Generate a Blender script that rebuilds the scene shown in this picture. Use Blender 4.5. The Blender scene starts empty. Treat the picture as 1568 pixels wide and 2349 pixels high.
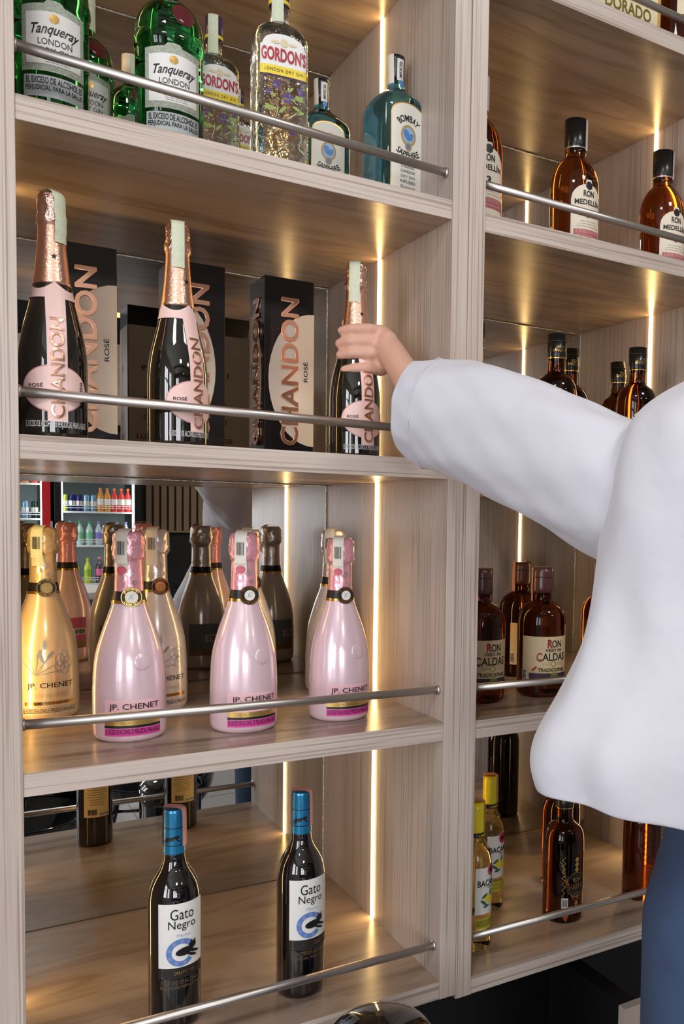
import bpy, bmesh, math, random
from mathutils import Vector, Matrix

# ------------------------------------------------------------------ camera
S = bpy.context.scene
F, CX, CY = 2028.944, 1200.787, 1310.304
YAW, PITCH, ROLL = 0.582, -0.061, 0.022
cd = bpy.data.cameras.new('camera'); cam = bpy.data.objects.new('camera', cd)
S.collection.objects.link(cam); S.camera = cam
fw = Vector((math.sin(YAW)*math.cos(PITCH), math.cos(YAW)*math.cos(PITCH), math.sin(PITCH)))
ri = Vector((math.cos(YAW), -math.sin(YAW), 0)); up = ri.cross(fw)
Rx = ri*math.cos(ROLL) + up*math.sin(ROLL); Ux = up*math.cos(ROLL) - ri*math.sin(ROLL)
cam.matrix_world = Matrix(((Rx.x, Ux.x, -fw.x, -0.082), (Rx.y, Ux.y, -fw.y, -1.277), (Rx.z, Ux.z, -fw.z, -0.091), (0, 0, 0, 1)))
cd.sensor_fit = 'HORIZONTAL'; cd.sensor_width = 36.0; cd.lens = F*36/1568
cd.shift_x = (784-CX)/1568; cd.shift_y = (CY-1174.5)/1568; cd.clip_start = 0.02

# ------------------------------------------------------------------ world, lamps, exposure
w = bpy.data.worlds.new('world'); S.world = w; w.use_nodes = True
w.node_tree.nodes['Background'].inputs[0].default_value = (0.80, 0.87, 1.0, 1)
w.node_tree.nodes['Background'].inputs[1].default_value = 1.2
S.view_settings.view_transform = 'Standard'; S.view_settings.look = 'None'
S.view_settings.exposure = 0.10; S.view_settings.gamma = 1.0; S.view_settings.use_curve_mapping = False

def area(name, loc, direction, sx, sy, power, col):
    l = bpy.data.lights.new(name, 'AREA'); l.shape = 'RECTANGLE'; l.size = sx; l.size_y = sy
    l.energy = power; l.color = col
    o = bpy.data.objects.new(name, l); S.collection.objects.link(o); o.location = loc
    o.rotation_euler = Vector(direction).to_track_quat('-Z', 'Y').to_euler()
    return o
# daylight entering by the two windows of the left wall and the one of the rear wall
area('window_daylight', (-3.28, -2.35, 0.35), (1, 0, 0), 1.1, 2.1, 60, (0.96, 0.97, 1.0))
area('window_daylight', (-3.28, -4.15, 0.35), (1, 0, 0), 1.1, 2.1, 50, (0.96, 0.97, 1.0))
area('window_daylight', (-1.2, -7.38, 0.35), (0, 1, 0), 2.2, 2.1, 95, (0.96, 0.97, 1.0))
# unseen ceiling panel lamps, added as overhead fill light
CEIL = 1.95
for cx_, cy_, e_ in ((-0.9, -1.9, 26), (1.3, -1.9, 26), (0.2, -4.2, 22), (2.6, -4.2, 18)):
    area('ceiling_panel_lamp', (cx_, cy_, CEIL-0.035), (0, 0, -1), 0.55, 0.55, e_, (1.0, 0.955, 0.90))
LED = 23.0      # strength of the LED profiles in the shelving

# ------------------------------------------------------------------ materials
def newmat(name):
    m = bpy.data.materials.new(name); m.use_nodes = True
    nt = m.node_tree; b = nt.nodes['Principled BSDF']
    return m, nt, b
_mc = {}
def mat(name, col, rough=0.5, metal=0.0, trans=0.0, ior=1.45, coat=0.0, emit=None, es=0.0, bump=None, var=None, spec=0.5, sheen=0.0):
    if name in _mc: return _mc[name]
    m, nt, b = newmat(name)
    b.inputs['Base Color'].default_value = (*col, 1); b.inputs['Roughness'].default_value = rough
    b.inputs['Metallic'].default_value = metal; b.inputs['Transmission Weight'].default_value = trans
    b.inputs['IOR'].default_value = ior; b.inputs['Coat Weight'].default_value = coat
    b.inputs['Coat Roughness'].default_value = 0.04
    b.inputs['Specular IOR Level'].default_value = spec
    b.inputs['Sheen Weight'].default_value = sheen
    if emit: b.inputs['Emission Color'].default_value = (*emit, 1); b.inputs['Emission Strength'].default_value = es
    tc = nt.nodes.new('ShaderNodeTexCoord')
    if bump:
        sc, st, dist = bump
        n = nt.nodes.new('ShaderNodeTexNoise'); n.inputs['Scale'].default_value = sc; n.inputs['Detail'].default_value = 3
        nt.links.new(tc.outputs['Object'], n.inputs['Vector'])
        bp = nt.nodes.new('ShaderNodeBump'); bp.inputs['Strength'].default_value = st; bp.inputs['Distance'].default_value = dist
        nt.links.new(n.outputs['Fac'], bp.inputs['Height']); nt.links.new(bp.outputs['Normal'], b.inputs['Normal'])
    sc2, amt = var if var else (12.0, 0.06)
    n2 = nt.nodes.new('ShaderNodeTexNoise'); n2.inputs['Scale'].default_value = sc2
    nt.links.new(tc.outputs['Object'], n2.inputs['Vector'])
    mr = nt.nodes.new('ShaderNodeMapRange'); mr.inputs['To Min'].default_value = 1-amt; mr.inputs['To Max'].default_value = 1+amt
    nt.links.new(n2.outputs['Fac'], mr.inputs['Value'])
    mx = nt.nodes.new('ShaderNodeMix'); mx.data_type = 'RGBA'; mx.blend_type = 'MULTIPLY'; mx.inputs['Factor'].default_value = 1
    mx.inputs[6].default_value = (*col, 1)
    cb = nt.nodes.new('ShaderNodeCombineColor')
    for i in range(3): nt.links.new(mr.outputs[0], cb.inputs[i])
    nt.links.new(cb.outputs[0], mx.inputs[7]); nt.links.new(mx.outputs[2], b.inputs['Base Color'])
    _mc[name] = m
    return m

def wood(name, axis, face=False, c1=(0.66, 0.565, 0.505), c2=(0.36, 0.28, 0.235), rough=0.36, across=None, rib=420.0):
    """pale ash laminate, grain along axis; face=True: cathedral figure, else straight ribs"""
    if name in _mc: return _mc[name]
    m, nt, b = newmat(name); L = nt.links.new; N = nt.nodes.new
    tc = N('ShaderNodeTexCoord')
    def noise(scv, detail=4, scale=1.0, dist=0.0):
        mp = N('ShaderNodeMapping'); mp.inputs['Scale'].default_value = scv
        L(tc.outputs['Object'], mp.inputs['Vector'])
        n = N('ShaderNodeTexNoise'); n.inputs['Scale'].default_value = scale; n.inputs['Detail'].default_value = detail
        n.inputs['Distortion'].default_value = dist
        L(mp.outputs['Vector'], n.inputs['Vector']); return n.outputs['Fac']
    def sc(along, acr):
        v = [acr]*3; v[axis] = along
        return v
    fine = noise(sc(6, 520 if not face else 380), 3)
    if face:
        # growth-ring figure: contour lines of a stretched noise
        base = noise(sc(1.5, 7.5), 3, 1.0, 0.6)
        mul = N('ShaderNodeMath'); mul.operation = 'MULTIPLY'; mul.inputs[1].default_value = 34; L(base, mul.inputs[0])
        fr = N('ShaderNodeMath'); fr.operation = 'SINE'; L(mul.outputs[0], fr.inputs[0])
        ring = N('ShaderNodeMapRange'); ring.inputs['From Min'].default_value = -0.2; ring.inputs['From Max'].default_value = 1.0
        L(fr.outputs[0], ring.inputs['Value']); fig = ring.outputs[0]; amtf = 0.22
    else:
        fig0 = noise(sc(2.2, 260), 2)
        ring = N('ShaderNodeMapRange'); ring.inputs['From Min'].default_value = 0.52; ring.inputs['From Max'].default_value = 0.66
        L(fig0, ring.inputs['Value']); fig = ring.outputs[0]; amtf = 0.55
    broad = noise(sc(1.2, 14), 3)
    def mm(a, k1, b_, k2, c_, k3):
        x = N('ShaderNodeMath'); x.operation = 'MULTIPLY'; x.inputs[1].default_value = k1; L(a, x.inputs[0])
        y = N('ShaderNodeMath'); y.operation = 'MULTIPLY_ADD'; y.inputs[1].default_value = k2; L(b_, y.inputs[0]); L(x.outputs[0], y.inputs[2])
        z = N('ShaderNodeMath'); z.operation = 'MULTIPLY_ADD'; z.inputs[1].default_value = k3; L(c_, z.inputs[0]); L(y.outputs[0], z.inputs[2])
        return z.outputs[0]
    f = mm(fine, 0.55, fig, amtf, broad, 0.75)
    rp = N('ShaderNodeMapRange'); rp.inputs['From Min'].default_value = 0.42; rp.inputs['From Max'].default_value = 1.18; L(f, rp.inputs['Value'])
    mx = N('ShaderNodeMix'); mx.data_type = 'RGBA'; mx.inputs[6].default_value = (*c1, 1); mx.inputs[7].default_value = (*c2, 1)
    L(rp.outputs[0], mx.inputs['Factor']); L(mx.outputs[2], b.inputs['Base Color'])
    b.inputs['Roughness'].default_value = rough
    bp = N('ShaderNodeBump'); bp.inputs['Strength'].default_value = 0.25; bp.inputs['Distance'].default_value = 0.0006; bp.invert = True
    L(f, bp.inputs['Height']); L(bp.outputs['Normal'], b.inputs['Normal'])
    _mc[name] = m
    return m

WX = wood('laminate_grain_x', 0); WZ = wood('laminate_grain_z', 2)
WF = wood('laminate_face_x', 0, True, c1=(0.435, 0.335, 0.265), c2=(0.185, 0.125, 0.092), rough=0.27)  # same laminate, darker and more golden: shelf shade and LED glow in the colour
WV = wood('laminate_face_z', 2, False, c1=(0.57, 0.485, 0.43), c2=(0.36, 0.285, 0.24), rough=0.36)
MIR = mat('mirror_silver', (0.62, 0.615, 0.60), 0.0, 1.0, var=(3, 0.005))
EDGE = mat('mirror_edge_glass', (0.72, 0.74, 0.70), 0.18, 1.0, bump=(400, 1.0, 0.002))
STEEL = mat('brushed_steel', (0.60, 0.56, 0.53), 0.40, 1.0, var=(20, 0.03))
LEDM = mat('led_diffuser', (0.9, 0.85, 0.7), 0.5, emit=(1.0, 0.63, 0.235), es=LED)
BLK = mat('matt_black', (0.012, 0.011, 0.012), 0.45)
DARKW = mat('black_laminate', (0.010, 0.009, 0.010), 0.35)
CHAMP = mat('dark_champagne_glass', (0.010, 0.008, 0.005), 0.03, coat=1.0, spec=0.6)
WINE = mat('dark_wine_glass', (0.006, 0.004, 0.005), 0.03, coat=1.0, spec=0.6)
GREEN = mat('green_gin_glass', (0.02, 0.34, 0.07), 0.01, trans=1.0, ior=1.42)
BLUEG = mat('pale_blue_gin_glass', (0.13, 0.45, 0.62), 0.01, trans=1.0, ior=1.40)
CLEAR = mat('clear_gin_glass', (0.93, 0.95, 0.90), 0.01, trans=1.0, ior=1.42, bump=(70, 0.5, 0.004))
CLEARP = mat('clear_neck_glass', (0.93, 0.94, 0.90), 0.01, trans=1.0, ior=1.42)
AMBER = mat('amber_rum_glass', (0.40, 0.10, 0.012), 0.01, trans=1.0, ior=1.38)
DRUM = mat('dark_rum_glass', (0.16, 0.035, 0.008), 0.01, trans=1.0, ior=1.38)
LEMON = mat('lemon_rum_glass', (0.90, 0.86, 0.45), 0.01, trans=1.0, ior=1.38)
PAPER = mat('white_label_paper', (0.80, 0.79, 0.77), 0.5)
CREAM = mat('cream_label_paper', (0.80, 0.69, 0.50), 0.5)
GREYP = mat('silver_grey_label', (0.42, 0.45, 0.46), 0.45)
INK = mat('black_ink', (0.012, 0.011, 0.013), 0.4)
GREYI = mat('grey_ink', (0.30, 0.30, 0.32), 0.5)
REDI = mat('red_ink', (0.42, 0.03, 0.05), 0.4)
GOLD = mat('gold_foil', (0.78, 0.50, 0.16), 0.22, 1.0)
COPPER = mat('copper_foil', (0.86, 0.50, 0.36), 0.25, 1.0)
ROSEF = mat('rose_gold_neck_foil', (0.86, 0.52, 0.39), 0.30, 1.0, bump=(260, 0.35, 0.0015))
PINKL = mat('blush_pink_label', (0.86, 0.60, 0.56), 0.45)
WAX = mat('dark_red_wax', (0.13, 0.006, 0.012), 0.35, coat=0.4, bump=(90, 0.6, 0.002))
STG = mat('pale_green_tax_strip', (0.62, 0.66, 0.50), 0.5, var=(500, 0.25))
STP = mat('pink_tax_strip', (0.72, 0.36, 0.36), 0.5, var=(500, 0.2))
STW = mat('white_tax_strip', (0.74, 0.70, 0.62), 0.5, var=(500, 0.12))
PEARLP = mat('pearl_pink_lacquer', (0.86, 0.65, 0.73), 0.22, coat=1.0, metal=0.25)
FOILP = mat('pink_foil', (0.88, 0.42, 0.50), 0.28, metal=0.45, coat=0.6, bump=(55, 0.5, 0.006))
PEARLG = mat('pearl_gold_lacquer', (0.83, 0.68, 0.42), 0.22, coat=1.0, metal=0.3)
FOILG = mat('gold_neck_foil', (0.84, 0.66, 0.34), 0.28, metal=0.5, coat=0.6, bump=(55, 0.5, 0.006))
PEARLW = mat('pearl_white_lacquer', (0.78, 0.74, 0.72), 0.22, coat=1.0, metal=0.25)
FOILW = mat('silver_neck_foil', (0.70, 0.66, 0.64), 0.28, metal=0.6, coat=0.6, bump=(55, 0.5, 0.006))
HOTP = mat('magenta_warning_band', (0.72, 0.06, 0.36), 0.45)
TEAL = mat('teal_cap', (0.02, 0.23, 0.46), 0.28, metal=0.55, coat=0.5)
PLUM = mat('deep_plum_cap', (0.045, 0.015, 0.10), 0.3, coat=0.5)
YEL = mat('yellow_print', (0.86, 0.66, 0.05), 0.4)
LIME = mat('olive_yellow_band', (0.62, 0.58, 0.06), 0.4)
PURP = mat('purple_berry_ink', (0.10, 0.05, 0.20), 0.4)
LEAF = mat('leaf_green_ink', (0.30, 0.38, 0.10), 0.5)
BLUEI = mat('blue_ink', (0.10, 0.24, 0.55), 0.4)
LBLUE = mat('light_blue_ink', (0.30, 0.52, 0.78), 0.4)
BRWN = mat('brown_cap', (0.10, 0.035, 0.03), 0.35, coat=0.4)
PLAID = mat('dark_purple_print', (0.06, 0.035, 0.06), 0.5)
SHIRT = mat('white_cotton', (0.58, 0.58, 0.645), 0.85, bump=(9, 0.45, 0.02), var=(4, 0.02), sheen=0.3)
SKIN = mat('skin', (0.66, 0.38, 0.29), 0.5, bump=(500, 0.15, 0.0005), var=(25, 0.07))
JEANS = mat('blue_denim', (0.045, 0.075, 0.15), 0.85, bump=(700, 0.5, 0.0006), var=(30, 0.15))
HAIR = mat('dark_hair', (0.02, 0.013, 0.01), 0.5)
GLOSSB = mat('glossy_black_plastic', (0.008, 0.008, 0.009), 0.06, coat=1.0)
WHITEP = mat('white_wire', (0.8, 0.82, 0.82), 0.4)

# ------------------------------------------------------------------ helpers
COL = S.collection
def mesh_obj(name, bm, m, parent=None, smooth=False, bevel=0.0):
    bmesh.ops.recalc_face_normals(bm, faces=bm.faces) if smooth != 'keep' else None
    me = bpy.data.meshes.new(name); bm.to_mesh(me); bm.free()
    if smooth: 
        for p in me.polygons: p.use_smooth = True
    for mm_ in (m if isinstance(m, (list, tuple)) else [m]): me.materials.append(mm_)
    o = bpy.data.objects.new(name, me); COL.objects.link(o)
    if parent: o.parent = parent
    if bevel:
        md = o.modifiers.new('bevel', 'BEVEL'); md.width = bevel; md.segments = 2; md.limit_method = 'ANGLE'
    return o
def tag(o, label, cat, group=None):
    o['label'] = label; o['category'] = cat
    if group: o['group'] = group
    return o
def thing(name, label, cat, loc=(0, 0, 0), rz=0, group=None):
    o = bpy.data.objects.new(name, None); COL.objects.link(o); o.location = loc; o.rotation_euler = (0, 0, rz)
    o.empty_display_size = 0.05
    return tag(o, label, cat, group)
def struct(o): o['kind'] = 'structure'; return o
def box(bm, x0, x1, y0, y1, z0, z1):
    v = [bm.verts.new(p) for p in ((x0,y0,z0),(x1,y0,z0),(x1,y1,z0),(x0,y1,z0),(x0,y0,z1),(x1,y0,z1),(x1,y1,z1),(x0,y1,z1))]
    fs = []
    for a in ((0,3,2,1),(4,5,6,7),(0,1,5,4),(1,2,6,5),(2,3,7,6),(3,0,4,7)): fs.append(bm.faces.new([v[i] for i in a]))
    return fs
def bx(name, x0, x1, y0, y1, z0, z1, m, parent=None, bevel=0.0):
    bm = bmesh.new(); box(bm, x0, x1, y0, y1, z0, z1); return mesh_obj(name, bm, m, parent, bevel=bevel)
def tube(bm, pts, rad, seg=12, caps=True):
    """tube through points; rad: number or list"""
    pts = [Vector(p) for p in pts]; n = len(pts)
    rs = rad if isinstance(rad, (list, tuple)) else [rad]*n
    rings = []; prev = None
    for i, p in enumerate(pts):
        t = (pts[min(i+1, n-1)] - pts[max(i-1, 0)]).normalized()
        if prev is None:
            a = t.cross(Vector((0, 0, 1)));  a = a if a.length > 1e-3 else Vector((1, 0, 0)); a.normalize()
        else: a = (prev - t*prev.dot(t)).normalized()
        prev = a; b = t.cross(a)
        rings.append([bm.verts.new(p + (a*math.cos(2*math.pi*k/seg) + b*math.sin(2*math.pi*k/seg))*rs[i]) for k in range(seg)])
    for i in range(n-1):
        for k in range(seg): bm.faces.new((rings[i][k], rings[i][(k+1)%seg], rings[i+1][(k+1)%seg], rings[i+1][k]))
    if caps: bm.faces.new(rings[0][::-1]); bm.faces.new(rings[-1])
def copy_tree(o, parent=None):
    c = o.copy(); COL.objects.link(c)
    if parent: c.parent = parent
    for ch in o.children: copy_tree(ch, c)
    return c

class Prof:
    """bottle surface: profile of (z, r) plus optional squared cross-section"""
    def __init__(s, pts, R, H, n=None, ax=1, ay=1, zsq=1e9, zround=1e9):
        s.p = [(z*H, r*R) for z, r in pts]; s.R = R; s.H = H; s.n = n; s.ax = ax; s.ay = ay; s.zsq = zsq; s.zr = zround
        P = s.p; out = []
        for i in range(len(P)-1):
            (z0, r0), (z1, r1) = P[i], P[i+1]
            if z1 - z0 < 1e-4*H*3: out.append((z0, r0)); continue
            za, ra = P[i-1] if i > 0 and P[i][0]-P[i-1][0] > 3e-4*H else P[i]
            zb, rb = P[i+2] if i+2 < len(P) and P[i+2][0]-P[i+1][0] > 3e-4*H else P[i+1]
            m0 = (r1-ra)/(z1-za); m1 = (rb-r0)/(zb-z0); sl = (r1-r0)/(z1-z0)
            if sl*m0 <= 0: m0 = 0
            if sl*m1 <= 0: m1 = 0
            lim = 3*abs(sl); m0 = max(-lim, min(lim, m0)); m1 = max(-lim, min(lim, m1))
            h = z1-z0
            nn = 5 if h > 0.01*H and abs(r1-r0) > 0.01*R else 1
            for k in range(nn):
                t = k/nn
                r = (2*t**3-3*t*t+1)*r0 + (t**3-2*t*t+t)*h*m0 + (-2*t**3+3*t*t)*r1 + (t**3-t*t)*h*m1
                out.append((z0+t*h, r))
        out.append(P[-1]); s.s = out
    def r(s, z):
        o = s.s
        if z <= o[0][0]: return o[0][1]
        for i in range(len(o)-1):
            if o[i][0] <= z <= o[i+1][0]:
                d = o[i+1][0]-o[i][0]
                return o[i][1] if d < 1e-9 else o[i][1] + (o[i+1][1]-o[i][1])*(z-o[i][0])/d
        return o[-1][1]
    def pt(s, th, z, off=0.0, r=None):
        r = s.r(z) if r is None else r
        sx, cy = math.sin(th), -math.cos(th); k = 1.0
        if s.n:
            wgt = max(0.0, min(1.0, (s.zr-z)/(s.zr-s.zsq)))
            q = (abs(sx)/s.ax)**s.n + (abs(cy)/s.ay)**s.n
            k = (q**(-1/s.n))*wgt + (1-wgt)
        return (sx*(r*k+off), cy*(r*k+off), z)
    def th(s, x, z):
        r = max(s.r(z), 1e-4)
        if s.n and z < s.zr: return math.atan2(x, r*s.ay)
        return x/r
    def wrap(s, x, z, off, th0=0.0): return s.pt(th0 + s.th(x, z), z, off)

def lathe(name, pr, z0, z1, m, parent, off=0.0, seg=48, cap0=True, cap1=True, bulge=None, wrinkle=0):
    bm = bmesh.new(); zs = [z0] + [z for z, r in pr.s if z0 < z < z1] + [z1]
    prof = [(z, pr.r(z)) for z in zs]
    # keep sharp double points
    rings = []; rnd = random.Random(5)
    if wrinkle:
        nz = max(6, int((z1-z0)/0.004)); prof = [(z0+(z1-z0)*i/nz, pr.r(z0+(z1-z0)*i/nz)) for i in range(nz+1)]
    for z, r in prof:
        ring = []
        for k in range(seg):
            th = 2*math.pi*k/seg
            wv = wrinkle*(math.sin(th*5+z*260)+0.6*math.sin(th*9-z*430)+0.5*rnd.uniform(-1, 1)) if wrinkle else 0
            ring.append(bm.verts.new(pr.pt(th, z, off+wv)))
        rings.append(ring)
    for i in range(len(rings)-1):
        for k in range(seg):
            try: bm.faces.new((rings[i][k], rings[i][(k+1)%seg], rings[i+1][(k+1)%seg], rings[i+1][k]))
            except ValueError: pass
    if cap0: bm.faces.new(rings[0][::-1])
    if cap1: bm.faces.new(rings[-1])
    o = mesh_obj(name, bm, m, parent, smooth=True)
    for p in o.data.polygons:
        if len(p.vertices) > 4: p.use_smooth = False
    return o

def patch(name, pr, x0, x1, zb, zt, m, parent, off=0.0005, th0=0.0, nx=20, nz=8):
    fb = zb if callable(zb) else (lambda u: zb); ft = zt if callable(zt) else (lambda u: zt)
    bm = bmesh.new(); g = []
    for i in range(nx+1):
        x = x0+(x1-x0)*i/nx; u = -1+2*i/nx; b, t = fb(u), ft(u)
        g.append([bm.verts.new(pr.wrap(x, b+(t-b)*j/nz, off, th0)) for j in range(nz+1)])
    for i in range(nx):
        for j in range(nz):
            bm.faces.new((g[i][j], g[i+1][j], g[i+1][j+1], g[i][j+1]))
    return mesh_obj(name, bm, m, parent, smooth='keep')

_tx = {}
def text2d(s, shear=0.0, bold=0.0, ext=0.0, bev=0.0, spacing=1.0):
    key = (s, shear, bold, ext, bev, spacing)
    if key in _tx: return _tx[key]
    c = bpy.data.curves.new('t', 'FONT'); c.body = s; c.size = 1; c.shear = shear; c.offset = bold; c.resolution_u = 3
    c.extrude = ext; c.bevel_depth = bev; c.space_character = spacing; c.align_x = 'CENTER'
    o = bpy.data.objects.new('t', c); COL.objects.link(o)
    dg = bpy.context.evaluated_depsgraph_get(); me = bpy.data.meshes.new_from_object(o.evaluated_get(dg))
    vs = [tuple(v.co) for v in me.vertices]; fs = [tuple(p.vertices) for p in me.polygons]
    bpy.data.objects.remove(o); bpy.data.curves.remove(c); bpy.data.meshes.remove(me)
    if vs:
        x0 = min(v[0] for v in vs); x1 = max(v[0] for v in vs); y0 = min(v[1] for v in vs); y1 = max(v[1] for v in vs)
        vs = [((x-(x0+x1)/2)/(x1-x0), (y-(y0+y1)/2)/(y1-y0), z) for x, y, z in vs]
    _tx[key] = (vs, fs); return _tx[key]

def write(lines, put, m, parent, name='lettering'):
    """lines: (text, cx, cz, width, height, options); put maps (x, z, depth) to a point"""
    bm = bmesh.new()
    for ln in lines:
        s, cx, cz, wd, ht = ln[:5]; op = ln[5] if len(ln) > 5 else {}
        vs, fs = text2d(s, op.get('shear', 0), op.get('bold', 0.012), op.get('ext', 0), op.get('bev', 0), op.get('sp', 1.0))
        nv = []
        for x, y, z in vs:
            x, y = x*wd, y*ht
            if op.get('arc'):           # text on an arch of given radius
                r = op['arc']
                if r > 0: a = x/r; x, y = math.sin(a)*(r+y), math.cos(a)*(r+y)-r
                else: r = -r; a = x/r; x, y = math.sin(a)*(r-y), r-math.cos(a)*(r-y)
            if op.get('rot'): x, y = -y, x
            nv.append(bm.verts.new(put(cx+x, cz+y, z*op.get('zs', 0.02))))
        for f in fs:
            try: bm.faces.new([nv[i] for i in f])
            except ValueError: pass
    return mesh_obj(name, bm, m, parent, smooth='keep')
def wput(pr, off=0.0009, th0=0.0): return lambda x, z, d: pr.wrap(x, z, off+d, th0)

def shapes2d(polys, put, m, parent, name='emblem'):
    """filled 2D polygons mapped on a surface; each polygon is a convex-ish list, fan filled from its centroid"""
    bm = bmesh.new()
    for pl in polys:
        cx = sum(p[0] for p in pl)/len(pl); cz = sum(p[1] for p in pl)/len(pl)
        c = bm.verts.new(put(cx, cz, 0)); vs = [bm.verts.new(put(x, z, 0)) for x, z in pl]
        for i in range(len(vs)): bm.faces.new((c, vs[i], vs[(i+1) % len(vs)]))
    return mesh_obj(name, bm, m, parent, smooth='keep')
def ell(cx, cz, a, b, n=24, rot=0.0):
    o = []
    for i in range(n):
        t = 2*math.pi*i/n; x, z = a*math.cos(t), b*math.sin(t)
        o.append((cx+x*math.cos(rot)-z*math.sin(rot), cz+x*math.sin(rot)+z*math.cos(rot)))
    return o
def ringpoly(cx, cz, a, b, t, n=28, a0=0, a1=2*math.pi):
    out = []
    for i in range(n):
        u0, u1 = a0+(a1-a0)*i/n, a0+(a1-a0)*(i+1)/n
        out.append([(cx+a*math.cos(u0), cz+b*math.sin(u0)), (cx+a*math.cos(u1), cz+b*math.sin(u1)),
                    (cx+(a-t)*math.cos(u1), cz+(b-t)*math.sin(u1)), (cx+(a-t)*math.cos(u0), cz+(b-t)*math.sin(u0))])
    return out
def rect(x0, x1, z0, z1): return [(x0, z0), (x1, z0), (x1, z1), (x0, z1)]
def bars(cx, cz, wd, ht, n=14, seed=1):
    r = random.Random(seed); o = []; x = cx-wd/2
    for i in range(n):
        b = wd/n; o.append(rect(x, x+b*r.uniform(0.3, 0.75), cz-ht/2, cz+ht/2)); x += b
    return o
def tinylines(cx, z1, z0, wd, n, seed=1, h=0.0009):
    r = random.Random(seed); o = []
    for i in range(n):
        z = z1+(z0-z1)*i/max(1, n-1); ww = wd*r.uniform(0.6, 1.0); x = cx-ww/2
        while x < cx+ww/2:
            b = r.uniform(0.002, 0.006); o.append(rect(x, min(x+b, cx+ww/2), z-h/2, z+h/2)); x += b+0.0012
    return o

def strip(pr, z0, m, parent, th0, wd, name='tax_strip', off=0.0012, over=True):
    """paper strip glued over the closure: down one side and across the top"""
    bm = bmesh.new(); H = pr.H; pts = []
    n = 14
    for i in range(n+1): pts.append(('s', z0+(H-z0)*i/n))
    cols = []
    for j in range(5):
        x = -wd/2+wd*j/4; col = []
        for _, z in pts:
            r = max(pr.r(z), pr.r(min(H, z+0.012))*0.98); col.append(bm.verts.new(pr.pt(th0+x/max(r, .01), z, off, r)))
        if over:
            e = Vector(pr.pt(th0+x/pr.r(H), H, off, pr.r(H-0.002))); dr = Vector((math.sin(th0), -math.cos(th0), 0))
            a = e.dot(dr)
            for k in range(1, 5):
                q = e - dr*(a*2*k/4); q.z = H+off*1.4; col.append(bm.verts.new(q))
        cols.append(col)
    for j in range(4):
        for i in range(len(cols[0])-1): bm.faces.new((cols[j][i], cols[j+1][i], cols[j+1][i+1], cols[j][i+1]))
    o = mesh_obj(name, bm, m, parent, smooth='keep')
    return o

WARN = 'EL EXCESO DE ALCOHOL ES PERJUDICIAL PARA LA SALUD'

# ------------------------------------------------------------------ room shell
FL = -1.42
XL, XR, YB, YF = -3.25, 5.6, -7.35, 0.62
def stbox(name, *a): return struct(bx(name, *a))
WALLM = mat('painted_wall', (0.50, 0.48, 0.46), 0.8, bump=(60, 0.2, 0.002))
DWALL = mat('charcoal_wall', (0.035, 0.032, 0.033), 0.7)
CEILM = mat('ceiling_paint', (0.55, 0.53, 0.50), 0.85)
FLM, nt_, b_ = newmat('grey_floor_tile')
tc_ = nt_.nodes.new('ShaderNodeTexCoord'); br_ = nt_.nodes.new('ShaderNodeTexBrick'); br_.offset = 0
br_.inputs['Color1'].default_value = (0.30, 0.30, 0.31, 1); br_.inputs['Color2'].default_value = (0.34, 0.33, 0.34, 1)
br_.inputs['Mortar'].default_value = (0.15, 0.15, 0.15, 1); br_.inputs['Scale'].default_value = 1.0
br_.inputs['Brick Width'].default_value = 0.6; br_.inputs['Row Height'].default_value = 0.6; br_.inputs['Mortar Size'].default_value = 0.004
nt_.links.new(tc_.outputs['Object'], br_.inputs['Vector']); nt_.links.new(br_.outputs['Color'], b_.inputs['Base Color'])
b_.inputs['Roughness'].default_value = 0.25
stbox('floor', XL-0.2, XR+0.2, YB-0.2, YF+0.2, FL-0.1, FL, FLM)
stbox('ceiling', XL-0.2, XR+0.2, YB-0.2, YF+0.2, CEIL, CEIL+0.1, CEILM)
stbox('wall_right', XR, XR+0.15, YB-0.2, YF, FL, CEIL, WALLM)
stbox('wall_front', XL-0.2, XR+0.2, YF, YF+0.15, FL, CEIL, WALLM)
def wall_open(name, axis, c, th, a0, a1, holes, m):
    """wall across a0..a1 with rectangular holes (h0, h1, z0, z1), one mesh"""
    bm = bmesh.new()
    def add(u0, u1, z0, z1):
        if axis == 'x': box(bm, c-th, c, u0, u1, z0, z1)
        else: box(bm, u0, u1, c-th, c, z0, z1)
    u = a0
    for h0, h1, z0, z1 in sorted(holes):
        add(u, h0, FL, CEIL); add(h0, h1, FL, z0); add(h0, h1, z1, CEIL); u = h1
    add(u, a1, FL, CEIL)
    return struct(mesh_obj(name, bm, m))
wall_open('wall_left', 'x', XL, 0.15, YB, YF, [(-2.95, -1.75, -0.75, 1.45), (-4.75, -3.55, -0.75, 1.45)], WALLM)
wall_open('wall_back', 'y', YB, 0.15, XL-0.15, XR, [(-2.35, -0.05, -0.75, 1.45)], DWALL)
FRM = mat('window_frame_paint', (0.05, 0.05, 0.055), 0.4)
GLS = mat('window_glass', (0.95, 0.97, 0.97), 0.0, trans=1.0, ior=1.05)
def window(n, axis, c, a0, a1, z0, z1, cols):
    bm = bmesh.new()
    def add(u0, u1, za, zb):
        if axis == 'x': box(bm, c-0.06, c+0.01, u0, u1, za, zb)
        else: box(bm, u0, u1, c-0.06, c+0.01, za, zb)
    t = 0.05
    add(a0, a1, z0, z0+t); add(a0, a1, z1-t, z1); add(a0, a0+t, z0, z1); add(a1-t, a1, z0, z1)
    for i in range(1, cols): 
        u = a0+(a1-a0)*i/cols; add(u-t/2, u+t/2, z0, z1)
    add(a0, a1, z0+1.5-t/2, z0+1.5+t/2)
    struct(mesh_obj('window_%d' % n, bm, FRM))
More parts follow.
